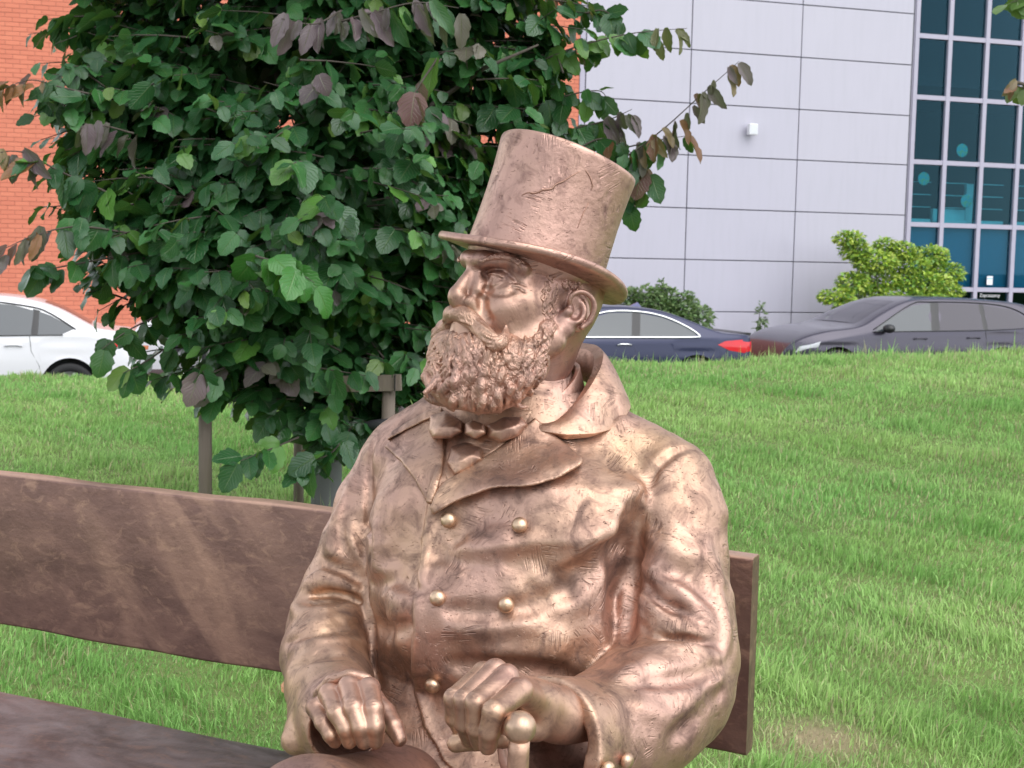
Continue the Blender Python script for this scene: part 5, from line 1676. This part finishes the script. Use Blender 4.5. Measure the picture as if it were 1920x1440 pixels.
class Leaves:
    def __init__(s):
        s.p, s.R, s.s, s.k, s.c = [], [], [], [], []
    def add(s, p, tip, nrm, size, kind, col):
        s.p.append(np.asarray(p, float)); s.R.append(frames(np.asarray(tip, float), np.asarray(nrm, float))); s.s.append(size); s.k.append(kind); s.c.append(col)
    def emit(s, parent, n_single=0, mass='leaf_mass'):
        p, R, sz, k, c = np.array(s.p), np.array(s.R), np.array(s.s), np.array(s.k), np.array(s.c)
        single = np.array([], int)
        if n_single:
            ctr = p + R[:, :, 1] * (sz / 2)[:, None]
            qx, qy, qz = proj(ctr)
            ok = (qx > 0) & (qx < 1920) & (qy > 0) & (qy < 1000) & (qz > 0)
            view = unit(CAM - ctr)
            area = sz ** 2 * np.abs((R[:, :, 2] * view).sum(-1)) / qz ** 2
            cell = {}
            for i in np.argsort(qz):
                if not ok[i]:
                    continue
                key = (int(qx[i] // 22), int(qy[i] // 22))
                if key not in cell:
                    cell[key] = i
            vis = np.array(list(cell.values()))
            single = vis[np.argsort(-area[vis])][:n_single]
        o0 = origin(parent)
        for i in single:
            o = obj('leaf', PROTO[k[i]], None, parent)
            M = Matrix((R[i] * sz[i]).tolist()).to_4x4(); M.translation = Vector(p[i] - o0)
            o.matrix_local = M
            o.color = (*c[i], 1)
        rest = np.setdiff1d(np.arange(len(p)), single)
        Vs, Fs, Us, Cs, n0 = [], [], [], [], 0
        for kk in np.unique(k[rest]):
            ii = rest[k[rest] == kk]; g = GEO[kk]
            V = np.einsum('nij,vj->nvi', R[ii] * sz[ii][:, None, None], g[0]) + p[ii][:, None] - o0
            nv = len(g[0])
            Vs.append(V.reshape(-1, 3)); Fs.append((np.array(g[2])[None] + (n0 + np.arange(len(ii)) * nv)[:, None, None]).reshape(-1, 4))
            Us.append(np.tile(g[1], (len(ii), 1))); Cs.append(np.repeat(c[ii], nv, 0)); n0 += nv * len(ii)
        if n0 == 0:
            return None
        me = make_mesh(mass, np.concatenate(Vs), np.concatenate(Fs))
        uv_layer(me, np.concatenate(Us))
        ca = me.color_attributes.new('tint', 'FLOAT_COLOR', 'POINT')
        cc = np.ones((n0, 4), f32); cc[:, :3] = np.concatenate(Cs); ca.data.foreach_set('color', cc.ravel())
        o = obj(mass, me, M_LEAVES, parent); o['kind'] = 'stuff'
        return o
RT = random.Random(11)
def green():
    r = RT.random()
    if r < .62:
        b = (.020, .094, .029)
    elif r < .92:
        b = (.040, .150, .040)
    elif r < .975:
        b = (.10, .25, .045)
    else:
        b = (.13, .23, .045)
    f = RT.uniform(.75, 1.25)
    return tuple(x * f for x in b)
def purple():
    f = RT.uniform(.7, 1.3); b = RT.choice([(.15, .10, .12), (.12, .088, .10), (.12, .105, .085)])
    return tuple(x * f for x in b)
def brown():
    f = RT.uniform(.7, 1.3); b = RT.choice([(.19, .080, .045), (.24, .11, .05), (.15, .065, .06), (.19, .13, .06)])
    return tuple(x * f for x in b)

# ---- the young ironwood tree behind the bench
T0 = P(612, 900, 5.75)
T0 = np.array([T0[0], T0[1], float(gz(T0[0], T0[1]))])
tree = thing('leafy_tree', 'dense dark green young tree with purplish branch tips behind the bench', 'tree', tuple(T0))
blobs = [(560, 300, 360, 380, 5.75), (270, 235, 200, 215, 5.55), (850, 190, 235, 240, 5.85), (420, 610, 200, 150, 5.5), (680, 590, 190, 190, 5.75), (570, 730, 165, 105, 5.6), (350, 420, 220, 170, 5.35), (960, 90, 120, 120, 5.9), (560, -190, 520, 330, 5.85), (150, 60, 110, 90, 5.6), (800, 420, 180, 190, 5.8), (730, 720, 110, 90, 5.75), (480, 480, 210, 200, 5.25), (640, 330, 230, 240, 5.2), (240, 520, 100, 75, 5.45), (160, 190, 110, 110, 5.4), (160, 395, 95, 75, 5.3), (1020, 60, 120, 110, 5.8), (970, 280, 110, 150, 5.85), (770, 500, 120, 140, 5.75), (770, 640, 90, 90, 5.75)]
BL = [(P(x, y, d), np.array([rx, .8 * (rx + ry) / 2, ry]) / FPX * d) for x, y, rx, ry, d in blobs]
lv = Leaves()
twigs = MB()
vol = np.array([b[1].prod() for b in BL]) ** .8; vol /= vol.sum()
def sd(p):
    return min((np.linalg.norm((p - c) / r) - 1) * r.min() for c, r in BL)
made = 0
while made < 1950:
    c, r = BL[rng.choice(len(BL), p=vol)]
    q = unit(rng.standard_normal(3)) * (RT.random() ** .33 if RT.random() < .35 else RT.uniform(.86, 1.0))
    p = c + q * r
    if sd(p) < -.34 and RT.random() < .5:
        continue
    if p[1] > T0[1] + .45 and RT.random() < .75:      # thinner on the side turned away
        continue
    if p[2] < T0[2] + .42:
        continue
    ax = np.array([T0[0], T0[1], p[2] - .25])
    o = unit(unit(p - ax) * .6 + q * .6 + rng.normal(0, .25, 3))
    o[2] = o[2] * .5 + RT.uniform(-.25, .2); o = unit(o)
    L = RT.uniform(.20, .40); n = RT.randint(5, 9)
    side = unit(np.cross(o, UP))
    lean = RT.uniform(-.15, .25)
    a = p - o * L
    pts = [a + o * L * t - UP * .10 * L * t * t for t in (0, .33, .66, 1)]
    twigs.tube(pts, [.0045, .0035, .0025, .0012], 4, False)
    old = RT.random() < .045
    for i in range(n):
        t = min(1, max(.05, .1 + .9 * i / (n - 1) + RT.uniform(-.07, .07))); sg = 1 if i % 2 else -1
        b = a + o * L * t - UP * .10 * L * t * t
        tip = o * RT.uniform(.2, .7) + side * sg * RT.uniform(.35, .9) - UP * RT.uniform(.25, 1.0) + rng.normal(0, .18, 3)
        nr = o * RT.uniform(.3, .9) + UP * RT.uniform(.35, 1.0) + side * lean + rng.normal(0, .34, 3)
        lv.add(b, tip, nr, RT.uniform(.072, .135) * (1 - .25 * (t > .85)), RT.randrange(6), purple() if old and t > .6 else green())
    made += 1
def spray(rows, n, size, cols, hang=1.0, side=.35, r0=.005):
    """a bough through measured points with leaves hanging from it; cols(t) gives the colour"""
    p = spline(pts3(rows), 8)
    twigs.tube(p, np.linspace(r0, .0012, len(p)), 5, False)
    for i in range(n):
        t = min(.999, max(0, (i + RT.uniform(-.5, 1.5)) / n))
        j = t * (len(p) - 1); k = min(int(j), len(p) - 2); b = p[k] + (p[k + 1] - p[k]) * (j - k)
        d = unit(p[k + 1] - p[k])
        c, kind = cols(t)
        h = hang * RT.uniform(.7, 1.2)
        tip = d * RT.uniform(.1, .5) - UP * h + rng.normal(0, side, 3)
        nr = np.array([RT.uniform(-1.3, 1.3), -1, .25 + RT.uniform(-.3, .5)])
        lv.add(b + rng.normal(0, .012, 3), tip, nr, size * RT.uniform(.75, 1.5), kind, c)
HK = lambda: RT.choice([6, 7, 8])
gk = lambda: RT.randrange(6)
spray([(1000, 120, 5.75), (1090, 85, 5.65), (1190, 62, 5.6), (1288, 53, 5.55)], 24, .085, lambda t: ((green() if RT.random() < .5 else (.085, .20, .035)), gk()) if t < .72 else ((.13, .13, .05), HK()), .9)
spray([(1050, 330, 5.8), (1160, 300, 5.7), (1240, 245, 5.6), (1318, 175, 5.55), (1386, 115, 5.5)], 30, .088, lambda t: (green(), gk()) if t < .45 else ((purple() if RT.random() < .6 else brown(), HK()) if t > .55 else (brown(), HK())), .95, .22)
spray([(1080, 240, 5.75), (1140, 225, 5.7), (1185, 205, 5.65)], 12, .10, lambda t: (purple(), HK()) if t > .4 else (green(), gk()), 1.1, .2)
spray([(1120, 290, 5.75), (1180, 275, 5.7), (1240, 262, 5.66), (1285, 255, 5.65)], 16, .098, lambda t: (RT.choice([brown, purple, brown, green])(), HK()), 1.1, .25)
spray([(1050, 300, 5.75), (1130, 260, 5.7), (1190, 300, 5.7), (1215, 330, 5.7)], 16, .09, lambda t: (RT.choice([brown, green, green])(), gk()), .8)
spray([(1000, 200, 5.8), (1060, 180, 5.75), (1120, 170, 5.7), (1140, 185, 5.7)], 14, .085, lambda t: (green(), gk()), .7)
spray([(1080, 30, 5.8), (1130, 20, 5.75), (1165, 45, 5.7)], 9, .08, lambda t: (green(), gk()), .7)
spray([(1150, 320, 5.75), (1190, 350, 5.75), (1190, 385, 5.75)], 9, .08, lambda t: (green(), gk()), .8)
spray([(640, 20, 5.3), (590, 45, 5.15), (528, 35, 5.1)], 8, .105, lambda t: (purple(), HK()), 1.2, .15)
spray([(640, 40, 5.2), (700, 24, 5.1), (780, 5, 5.05), (860, 15, 5.05)], 20, .105, lambda t: (purple() if RT.random() < .85 else green(), HK()), 1.2, .2)
spray([(820, 110, 5.2), (780, 170, 5.1), (775, 190, 5.1)], 4, .12, lambda t: ((.16, .075, .07) if RT.random() < .5 else (.10, .22, .04), gk()), 1.1, .2)
spray([(230, 190, 5.3), (120, 165, 5.2), (60, 150, 5.15), (8, 165, 5.1)], 18, .085, lambda t: (green(), gk()) if t < .55 else (brown(), HK()), .8)
spray([(250, 250, 5.25), (190, 235, 5.15), (150, 240, 5.1)], 10, .10, lambda t: (purple(), HK()), 1.1, .2)
spray([(200, 360, 5.25), (110, 320, 5.15), (40, 285, 5.1), (-30, 290, 5.05)], 22, .10, lambda t: (green(), gk()) if t < .4 else (RT.choice([purple, brown, green])(), HK()), 1.05, .25)
spray([(260, 440, 5.25), (150, 425, 5.1), (70, 440, 5.05), (0, 470, 5.0)], 18, .10, lambda t: (green(), gk()) if t < .5 else (RT.choice([brown, purple])(), HK()), 1.0, .25)
spray([(280, 470, 5.3), (170, 490, 5.2), (90, 505, 5.15), (62, 512, 5.1)], 14, .085, lambda t: (green(), gk()), .5)
spray([(300, 590, 5.3), (240, 620, 5.2), (190, 655, 5.15)], 9, .085, lambda t: (green(), gk()), .8)
spray([(330, 640, 5.35), (270, 680, 5.25), (230, 700, 5.2)], 10, .08, lambda t: (green(), gk()), .8)
spray([(420, 690, 5.2), (390, 700, 5.1), (370, 690, 5.05)], 8, .10, lambda t: (purple() if RT.random() < .6 else green(), gk()), 1.1)
spray([(560, 820, 5.4), (500, 845, 5.3), (440, 868, 5.2)], 10, .09, lambda t: (green(), gk()), .5)
spray([(660, 800, 5.5), (620, 850, 5.4), (560, 870, 5.35)], 14, .09, lambda t: (green(), gk()), .8)
spray([(480, 480, 4.95), (540, 500, 4.85), (590, 530, 4.85)], 12, .10, lambda t: ((.05, .20, .035), gk()), .5)
spray([(520, 675, 5.35), (600, 690, 5.28), (690, 705, 5.25)], 15, .085, lambda t: (green(), gk()), .9)
# trunk and limbs
tk = MB()
fork = T0 + [0, 0, 1.1]
tk.tube([T0 - [0, 0, .05], T0 + [.01, 0, .5], fork, T0 + [.03, .02, 2.0], T0 + [.0, .03, 3.2]], [.055, .050, .046, .034, .018], 12)
tk.build('trunk', M_BARK, tree, True)
for a_, h0, ln, up in [(0.2, .75, 1.0, .25), (1.3, .9, .7, .5), (2.6, .7, 1.0, .35), (3.5, .95, 1.1, .6), (4.4, .8, .8, .4), (5.3, 1.2, .9, .8), (.9, 1.4, .9, .9), (2.1, 1.6, .9, .9), (3.0, 1.3, .9, .8), (5.9, 1.5, .95, .6)]:
    d = np.array([math.cos(a_), .6 * math.sin(a_), 0])
    b = T0 + [0, 0, h0]
    MB().tube([b, b + d * ln * .4 + UP * up * .5, b + d * ln * .75 + UP * up * .85, b + d * ln + UP * up], [.018, .013, .009, .004], 7).build('branch', M_BARK, tree, True)
o = twigs.build('twigs', M_BARK, tree, True); o['kind'] = 'stuff'
lv.emit(tree, 300)
t = NT('trunk_guard_plastic')
M_GUARD = t.set(Base_Color=(.115, .115, .125), Roughness=.6)
gd = MB().lathe([(.066, -.02), (.068, .30), (.064, .50), (.060, .50), (.060, -.02)], 20, Matrix.Translation(Vector(T0)))
guard = thing('trunk_guard', 'dark grey plastic sleeve around the foot of the tree trunk', 'guard', tuple(T0))
gd.build('sleeve', M_GUARD, guard, True)
# ---- stakes that hold the tree
t = NT('weathered_wood')
st = t.n('Mapping', {'Vector': t.oc, 'Scale': (30, 30, 1.5)}).outputs[0]
n = t.noise(st, 3, 5, .7)
M_WOOD = t.set(Base_Color=t.mix(n, (.13, .10, .085), (.23, .185, .15)), Roughness=.85, Normal=t.bump(n, .5, .006))
sp = [P(385, 900, 5.45), P(727, 880, 5.5), P(560, 880, 6.1)]
sp = [np.array([q[0], q[1], float(gz(q[0], q[1]))]) for q in sp]
frame = thing('tree_stake_frame', 'weathered wooden stakes with a cross rail propping the young tree', 'tree stakes', tuple(sp[1]))
for q, top, r in ((sp[0], P(385, 690, 5.45)[2], .028), (sp[1], P(727, 704, 5.5)[2], .029), (sp[2], P(560, 712, 6.1)[2], .024)):
    MB().tube([q - [0, 0, .1], [q[0], q[1], top]], [r, r * .95], 14).build('post', M_WOOD, frame, True)
a = P(752, 717, 5.46); b = P(558, 722, 5.5); c = P(372, 722, 5.41)
MB().bar(a, b, .03, .066).build('rail', M_WOOD, frame)
MB().bar(b + [0, .66, .01], c + [0, .07, .0], .03, .06).build('rail', M_WOOD, frame)
q = P(741, 717, 5.455)
bevel(MB().box(q, (.004, .034, .068)).build('rail_crack', M_BLACK, frame), .001)
M_STRAP = plain('rubber_strap', (.03, .03, .034), .7)
mb = MB()
MB().tube([P(742, 792, 5.46), P(700, 796, 5.5), P(650, 810, 5.6), P(606, 838, 5.69), P(590, 842, 5.76), P(606, 835, 5.83), P(660, 806, 5.66), P(742, 788, 5.54), P(748, 790, 5.5), P(742, 792, 5.46)], .022, 6).build('strap', M_STRAP, frame, True)

# ---- shrubs against the buildings
def small_leaf_shrub(name, label, cat, base, clumps, n, size, cols, flat=.5, stems=8, group=None):
    root = thing(name, label, cat, tuple(base), group=group)
    g = leaf_geo(99, wide=.34, seg=2)
    C = np.array([c[:3] for c in clumps]); Rr = np.array([c[3:6] for c in clumps])
    w = Rr.prod(1) ** .7; w /= w.sum()
    idx = rng.choice(len(C), n, p=w)
    q = unit(rng.standard_normal((n, 3))) * (rng.random((n, 1)) ** .28)
    p = C[idx] + q * Rr[idx]
    out = unit(q * [1, 1, .6] + rng.normal(0, .35, (n, 3)))
    tip = out + np.array([0, 0, -.15]); nr = np.array([0, -.25, .8]) * flat * 2 + out * .6 + rng.normal(0, .3, (n, 3))
    R = frames(tip, nr); sz = size * rng.uniform(.6, 1.3, n)
    V = (np.einsum('nij,vj->nvi', R * sz[:, None, None], g[0]) + p[:, None] - origin(root)).reshape(-1, 3)
    nv = len(g[0]); F = (np.array(g[2])[None] + (np.arange(n) * nv)[:, None, None]).reshape(-1, 4)
    me = make_mesh('foliage', V, F); uv_layer(me, np.tile(g[1], (n, 1)))
    k = rng.integers(0, len(cols), n); cc = np.ones((n * nv, 4), f32)
    cc[:, :3] = np.repeat(np.array(cols)[k] * rng.uniform(.7, 1.25, (n, 1)), nv, 0)
    ca = me.color_attributes.new('tint', 'FLOAT_COLOR', 'POINT'); ca.data.foreach_set('color', cc.ravel())
    o = obj('foliage', me, M_LEAVES, root); o['kind'] = 'stuff'
    for i in range(min(stems, len(C))):
        e = C[i * len(C) // min(stems, len(C))]
        b = np.asarray(base) + np.append(rng.normal(0, .05, 2), 0)
        MB().tube([b, .5 * (b + e) + rng.normal(0, .05, 3), e], [.022, .014, .006], 5).build('stem', M_BARK, root, True)
    return root
def wall_pt(px, py, off):
    s, z = on_front(px, py, off)
    return street(s, off, z)
def clump(px, py, rx, ry, off, dep=.7):
    c = wall_pt(px, py, off); k = np.linalg.norm(c - CAM) / FPX
    return (*c, 1.02 * rx * k, min(rx, ry) * k * 1.1 * dep + .08, 1.02 * ry * k)
base = wall_pt(1655, 700, 1.6); base[2] = ROAD_Z + TILT * 8
cl = [clump(x, y, rx, ry, o_) for x, y, rx, ry, o_ in [(1592, 447, 28, 12, 1.7), (1605, 470, 30, 16, 1.6), (1660, 462, 20, 14, 1.4), (1690, 470, 26, 14, 1.6), (1640, 490, 42, 18, 1.9), (1700, 496, 42, 18, 1.6), (1745, 478, 32, 16, 1.4), (1770, 512, 36, 18, 1.5), (1735, 530, 50, 18, 1.9), (1650, 525, 48, 18, 1.6), (1600, 530, 30, 18, 1.8), (1570, 556, 34, 14, 1.9), (1640, 562, 44, 18, 1.8), (1715, 562, 56, 18, 2.0), (1780, 548, 26, 12, 1.6), (1600, 585, 36, 22, 1.7), (1690, 600, 70, 30, 1.7), (1660, 640, 60, 40, 1.6)]]
small_leaf_shrub('garden_shrub', 'bright yellow-green shrub spreading in front of the grey wall and windows', 'shrub', base, cl, 17000, .095, [(.40, .56, .06), (.31, .50, .07), (.50, .60, .10), (.18, .36, .06)], group=None)
base = wall_pt(1210, 700, 1.2); base[2] = ROAD_Z + TILT * 3
cl = [clump(x, y, rx, ry, o_) for x, y, rx, ry, o_ in [(1180, 565, 30, 22, 1.0), (1210, 560, 34, 24, 1.2), (1245, 562, 30, 24, 1.1), (1280, 575, 30, 22, 1.2), (1310, 592, 30, 18, 1.0), (1240, 540, 8, 14, 1.1), (1235, 600, 100, 40, 1.2), (1290, 556, 8, 10, 1.0)]]
small_leaf_shrub('wall_shrub', 'low dull green shrub behind the dark blue coupe roof', 'shrub', base, cl, 6000, .09, [(.12, .21, .07), (.09, .17, .06), (.18, .26, .10)], stems=6)
base = wall_pt(1428, 690, .8); base[2] = ROAD_Z + TILT * 5
cl = [clump(x, y, rx, ry, o_) for x, y, rx, ry, o_ in [(1427, 572, 4, 8, .8), (1428, 590, 8, 10, .8), (1426, 606, 12, 8, .8), (1434, 618, 16, 8, .8), (1426, 640, 14, 20, .8)]]
small_leaf_shrub('weed_sapling', 'thin green weed sapling against the grey wall between the two dark cars', 'plant', base, cl, 130, .12, [(.11, .17, .08), (.14, .20, .10)], stems=2)
# ---- a second tree whose twigs reach in at the top right corner
T1 = P(2350, 900, 6.4); T1 = np.array([T1[0], T1[1], float(gz(T1[0], T1[1]))])
tree2 = thing('roadside_tree', 'tree with only a few twig tips showing at the right edge before the window wall', 'tree', tuple(T1))
lv = Leaves(); twigs = MB()
MB().tube([T1 - [0, 0, .1], T1 + [0, 0, 1.2], T1 + [-.05, 0, 2.2], T1 + [0, .05, 3.4]], [.07, .06, .05, .03], 12).build('trunk', M_BARK, tree2, True)
for rows in ([(2345, 300, 6.4), (2100, 120, 6.2), (1905, -15, 6.0)], [(2345, 420, 6.4), (2090, 230, 6.2), (1925, 160, 6.05), (1893, 158, 6.0)]):
    p = pts3(rows); MB().tube(spline(p, 5), np.linspace(.02, .003, len(p) * 5 - 4), 7).build('branch', M_BARK, tree2, True)
spray([(1990, -20, 6.1), (1930, -5, 6.05), (1893, 5, 6.0)], 10, .085, lambda t: ((.10, .20, .04), gk()), .8)
spray([(1960, 175, 6.1), (1920, 165, 6.05), (1892, 156, 6.0)], 9, .075, lambda t: ((.12, .18, .05), gk()) if t < .6 else (brown(), HK()), .9)
for i in range(60):
    spray([(rng.uniform(2000, 2600), rng.uniform(-400, 200), rng.uniform(5.9, 6.9))] * 1 + [(rng.uniform(2000, 2600), rng.uniform(-400, 200), rng.uniform(5.9, 6.9))], 9, .09, lambda t: (green(), gk()), .8)
twigs.build('twigs', M_BARK, tree2, True)['kind'] = 'stuff'
lv.emit(tree2, 18)

# ---- the line of tall trees across the square, behind the lens: what the bronze and the upper panes mirror
n = 5000
cx = np.array([-16, -9.5, -3, 4.5, 17, 24.0]); cy = np.array([-15, -17, -16, -18, -19, -17.0]); chh = np.array([7.2, 8.2, 6.4, 7.0, 7.6, 7.0])
ti = rng.integers(0, len(cx), n)
q = unit(rng.standard_normal((n, 3))) * rng.random((n, 1)) ** .35
p = np.stack([cx[ti] + q[:, 0] * 3.4, cy[ti] + q[:, 1] * 2.6, chh[ti] * .56 + q[:, 2] * chh[ti] * .44], -1)
g = leaf_geo(7, seg=2)
R = frames(rng.standard_normal((n, 3)), rng.standard_normal((n, 3))); sz = rng.uniform(.5, 1.0, n)
V = (np.einsum('nij,vj->nvi', R * sz[:, None, None], g[0]) + p[:, None]).reshape(-1, 3)
nv = len(g[0]); F = (np.array(g[2])[None] + (np.arange(n) * nv)[:, None, None]).reshape(-1, 4)
me = make_mesh('treeline', V, F); uv_layer(me, np.tile(g[1], (n, 1)))
cc = np.ones((n * nv, 4), f32); cc[:, :3] = np.array([.035, .085, .028]); ca = me.color_attributes.new('tint', 'FLOAT_COLOR', 'POINT'); ca.data.foreach_set('color', cc.ravel())
tl_ = obj('treeline', me, M_LEAVES); tag(tl_, 'dark line of tall trees mirrored in the upper window panes', 'trees', None, 'stuff')
# ---- grass
def wobble(x, y, f, ph):
    return np.sin(x * f + ph) * np.cos(y * f * 1.3 + ph * 2) + .5 * np.sin(x * f * 2.3 + y * f * 1.7 + ph)
def blades(name, n, ylo, yhi, pw, length, width, straw, keep=None, seg=2, xr=None, spread=.45):
    u = rng.random(n)
    y = (ylo ** pw + u * (yhi ** pw - ylo ** pw)) ** (1 / pw)
    hwid = .45 * y + .7
    x = rng.uniform(-1, 1, n) * hwid if xr is None else rng.uniform(xr[0], xr[1], n)
    if keep is not None:
        m = keep(x, y); x, y = x[m], y[m]
    n = len(x)
    z = gz(x, y)
    cl = np.clip(.5 + .35 * wobble(x, y, 5.1, .7) + .25 * wobble(x, y, 13, 2.1), 0, 1.3)
    L = length * rng.uniform(.5, 1.3, n) * (.45 + .8 * cl + .5 * cl ** 3)
    w = width * (1 + .16 * (y - 3)) * rng.uniform(.7, 1.3, n)
    az = 1.4 * wobble(x, y, 2.3, 1.0) + rng.normal(0, 1.3, n)
    lean = np.clip(rng.normal(spread, .3, n), 0, 1.25)
    d = np.stack([np.cos(az), np.sin(az), 0 * az], -1)
    s = np.stack([-np.sin(az), np.cos(az), 0 * az], -1)
    fa = rng.uniform(0, math.pi, n)[:, None]; s = s * np.cos(fa) + d * np.sin(fa) * .8
    base = np.stack([x, y, z - .004], -1)
    m1 = base + (UP * np.cos(lean * .6)[:, None] + d * np.sin(lean * .6)[:, None]) * (L * .55)[:, None]
    m2 = m1 + (UP * np.cos(lean * 1.5)[:, None] + d * np.sin(lean * 1.5)[:, None]) * (L * .5)[:, None]
    W = w[:, None]
    V = np.stack([base - s * W * .5, base + s * W * .5, m1 + s * W * .42, m1 - s * W * .42, m2], 1).reshape(-1, 3)
    i = (np.arange(n) * 5)[:, None]
    F = np.concatenate([i + [0, 1, 2], i + [0, 2, 3], i + [3, 2, 4]])
    me = make_mesh(name, V, F)
    pt = np.clip(.5 + .4 * wobble(x, y, 1.1, .3) + .3 * wobble(x, y, 3.7, 1.9), 0, 1)[:, None]
    c = np.array([.26, .49, .14]) * (1 - pt) + np.array([.39, .585, .195]) * pt
    c = c * rng.uniform(.7, 1.3, (n, 1))
    dry = rng.random(n) < straw(x, y)
    c[dry] = np.array([.52, .50, .28]) * rng.uniform(.6, 1.2, (dry.sum(), 1))
    cc = np.ones((n, 5, 4), f32); cc[:, :, :3] = c[:, None]
    ca = me.color_attributes.new('tint', 'FLOAT_COLOR', 'POINT'); ca.data.foreach_set('color', cc.ravel())
    return me
t = NT('grass_blade')
c = t.n('VertexColor', layer_name='tint').outputs['Color']
t.set(Base_Color=c, Roughness=.55, Specular_IOR_Level=.3)
tl = t.n('BsdfTranslucent', {'Color': c}).outputs[0]
mxs = t.n('MixShader', {0: .35, 1: t.b.outputs[0], 2: tl}).outputs[0]
t.t.links.new(mxs, t.out.inputs['Surface'])
M_GRASS = t.m
def straw(x, y):
    s = .05 + .10 * sstep(.3, .9, .5 + .5 * wobble(x, y, 2.9, 4.0)) + .10 * sstep(9.5, 12, y)
    s = s + .9 * np.exp(-(((x - bare[0]) / .16) ** 2 + ((y - bare[1]) / .16) ** 2))
    return s + .55 * np.exp(-(((x - T0[0] + .1) / .22) ** 2 + ((y - T0[1] + .05) / .3) ** 2))
def keep(x, y):
    k = np.exp(-(((x - bare[0]) / .13) ** 2 + ((y - bare[1]) / .13) ** 2))
    return rng.random(len(x)) > k * .6
for nm, args in (('grass', (385000, 2.3, 12.6, .75, .042, .0040, straw, keep)),):
    g = obj(nm, blades(nm, *args), M_GRASS); tag(g, 'short green lawn grass with straw tufts rising to the street bank', 'grass', None, 'stuff')
def tufted(x, y):
    return rng.random(len(x)) < np.clip(wobble(x, y, 4.3, 2.2) + wobble(x, y, 9.7, .4) - .75, 0, 1)
g = obj('grass_tufts', blades('grass_tufts', 90000, 2.3, 9.5, .7, .085, .0042, lambda x, y: .10 + 0 * x, tufted, spread=.6), M_GRASS)
tag(g, 'longer rank tufts standing out of the short lawn', 'grass', None, 'stuff')
g = obj('tall_grass', blades('tall_grass', 1500, 10.8, 12.0, 1.0, .095, .0032, lambda x, y: .25 + 0 * x, None, xr=(-.2, 6.0), spread=.22), M_GRASS)
tag(g, 'taller seed-headed grass along the crest of the bank before the dark cars', 'grass', None, 'stuff')
g = obj('dry_grass', blades('dry_grass', 600, 5.2, 5.95, 1.0, .14, .0028, lambda x, y: .45 + 0 * x, None, xr=(T0[0] - .42, T0[0] + .08), spread=.15), M_GRASS)
tag(g, 'tall dry grass stalks around the foot of the staked tree', 'grass', None, 'stuff')
# ---- a fallen leaf on the lawn
q = P(527, 1316, 3.75); q = np.array([q[0], q[1], float(gz(q[0], q[1])) + .045])
fl = thing('fallen_leaf', 'orange-brown fallen leaf on the grass beside the sleeve', 'leaf', tuple(q))
V = LEAF[1][0] * .075
me = make_mesh('leaf_blade', (V @ np.array(frames(np.array([.8, .1, .1]), np.array([.1, -.6, .8]))).T), np.array(LEAF[1][2])); uv_layer(me, LEAF[1][1]); me.materials.append(M_LEAF)
o = obj('leaf_blade', me, None, fl); o.color = (.48, .21, .11, 1)
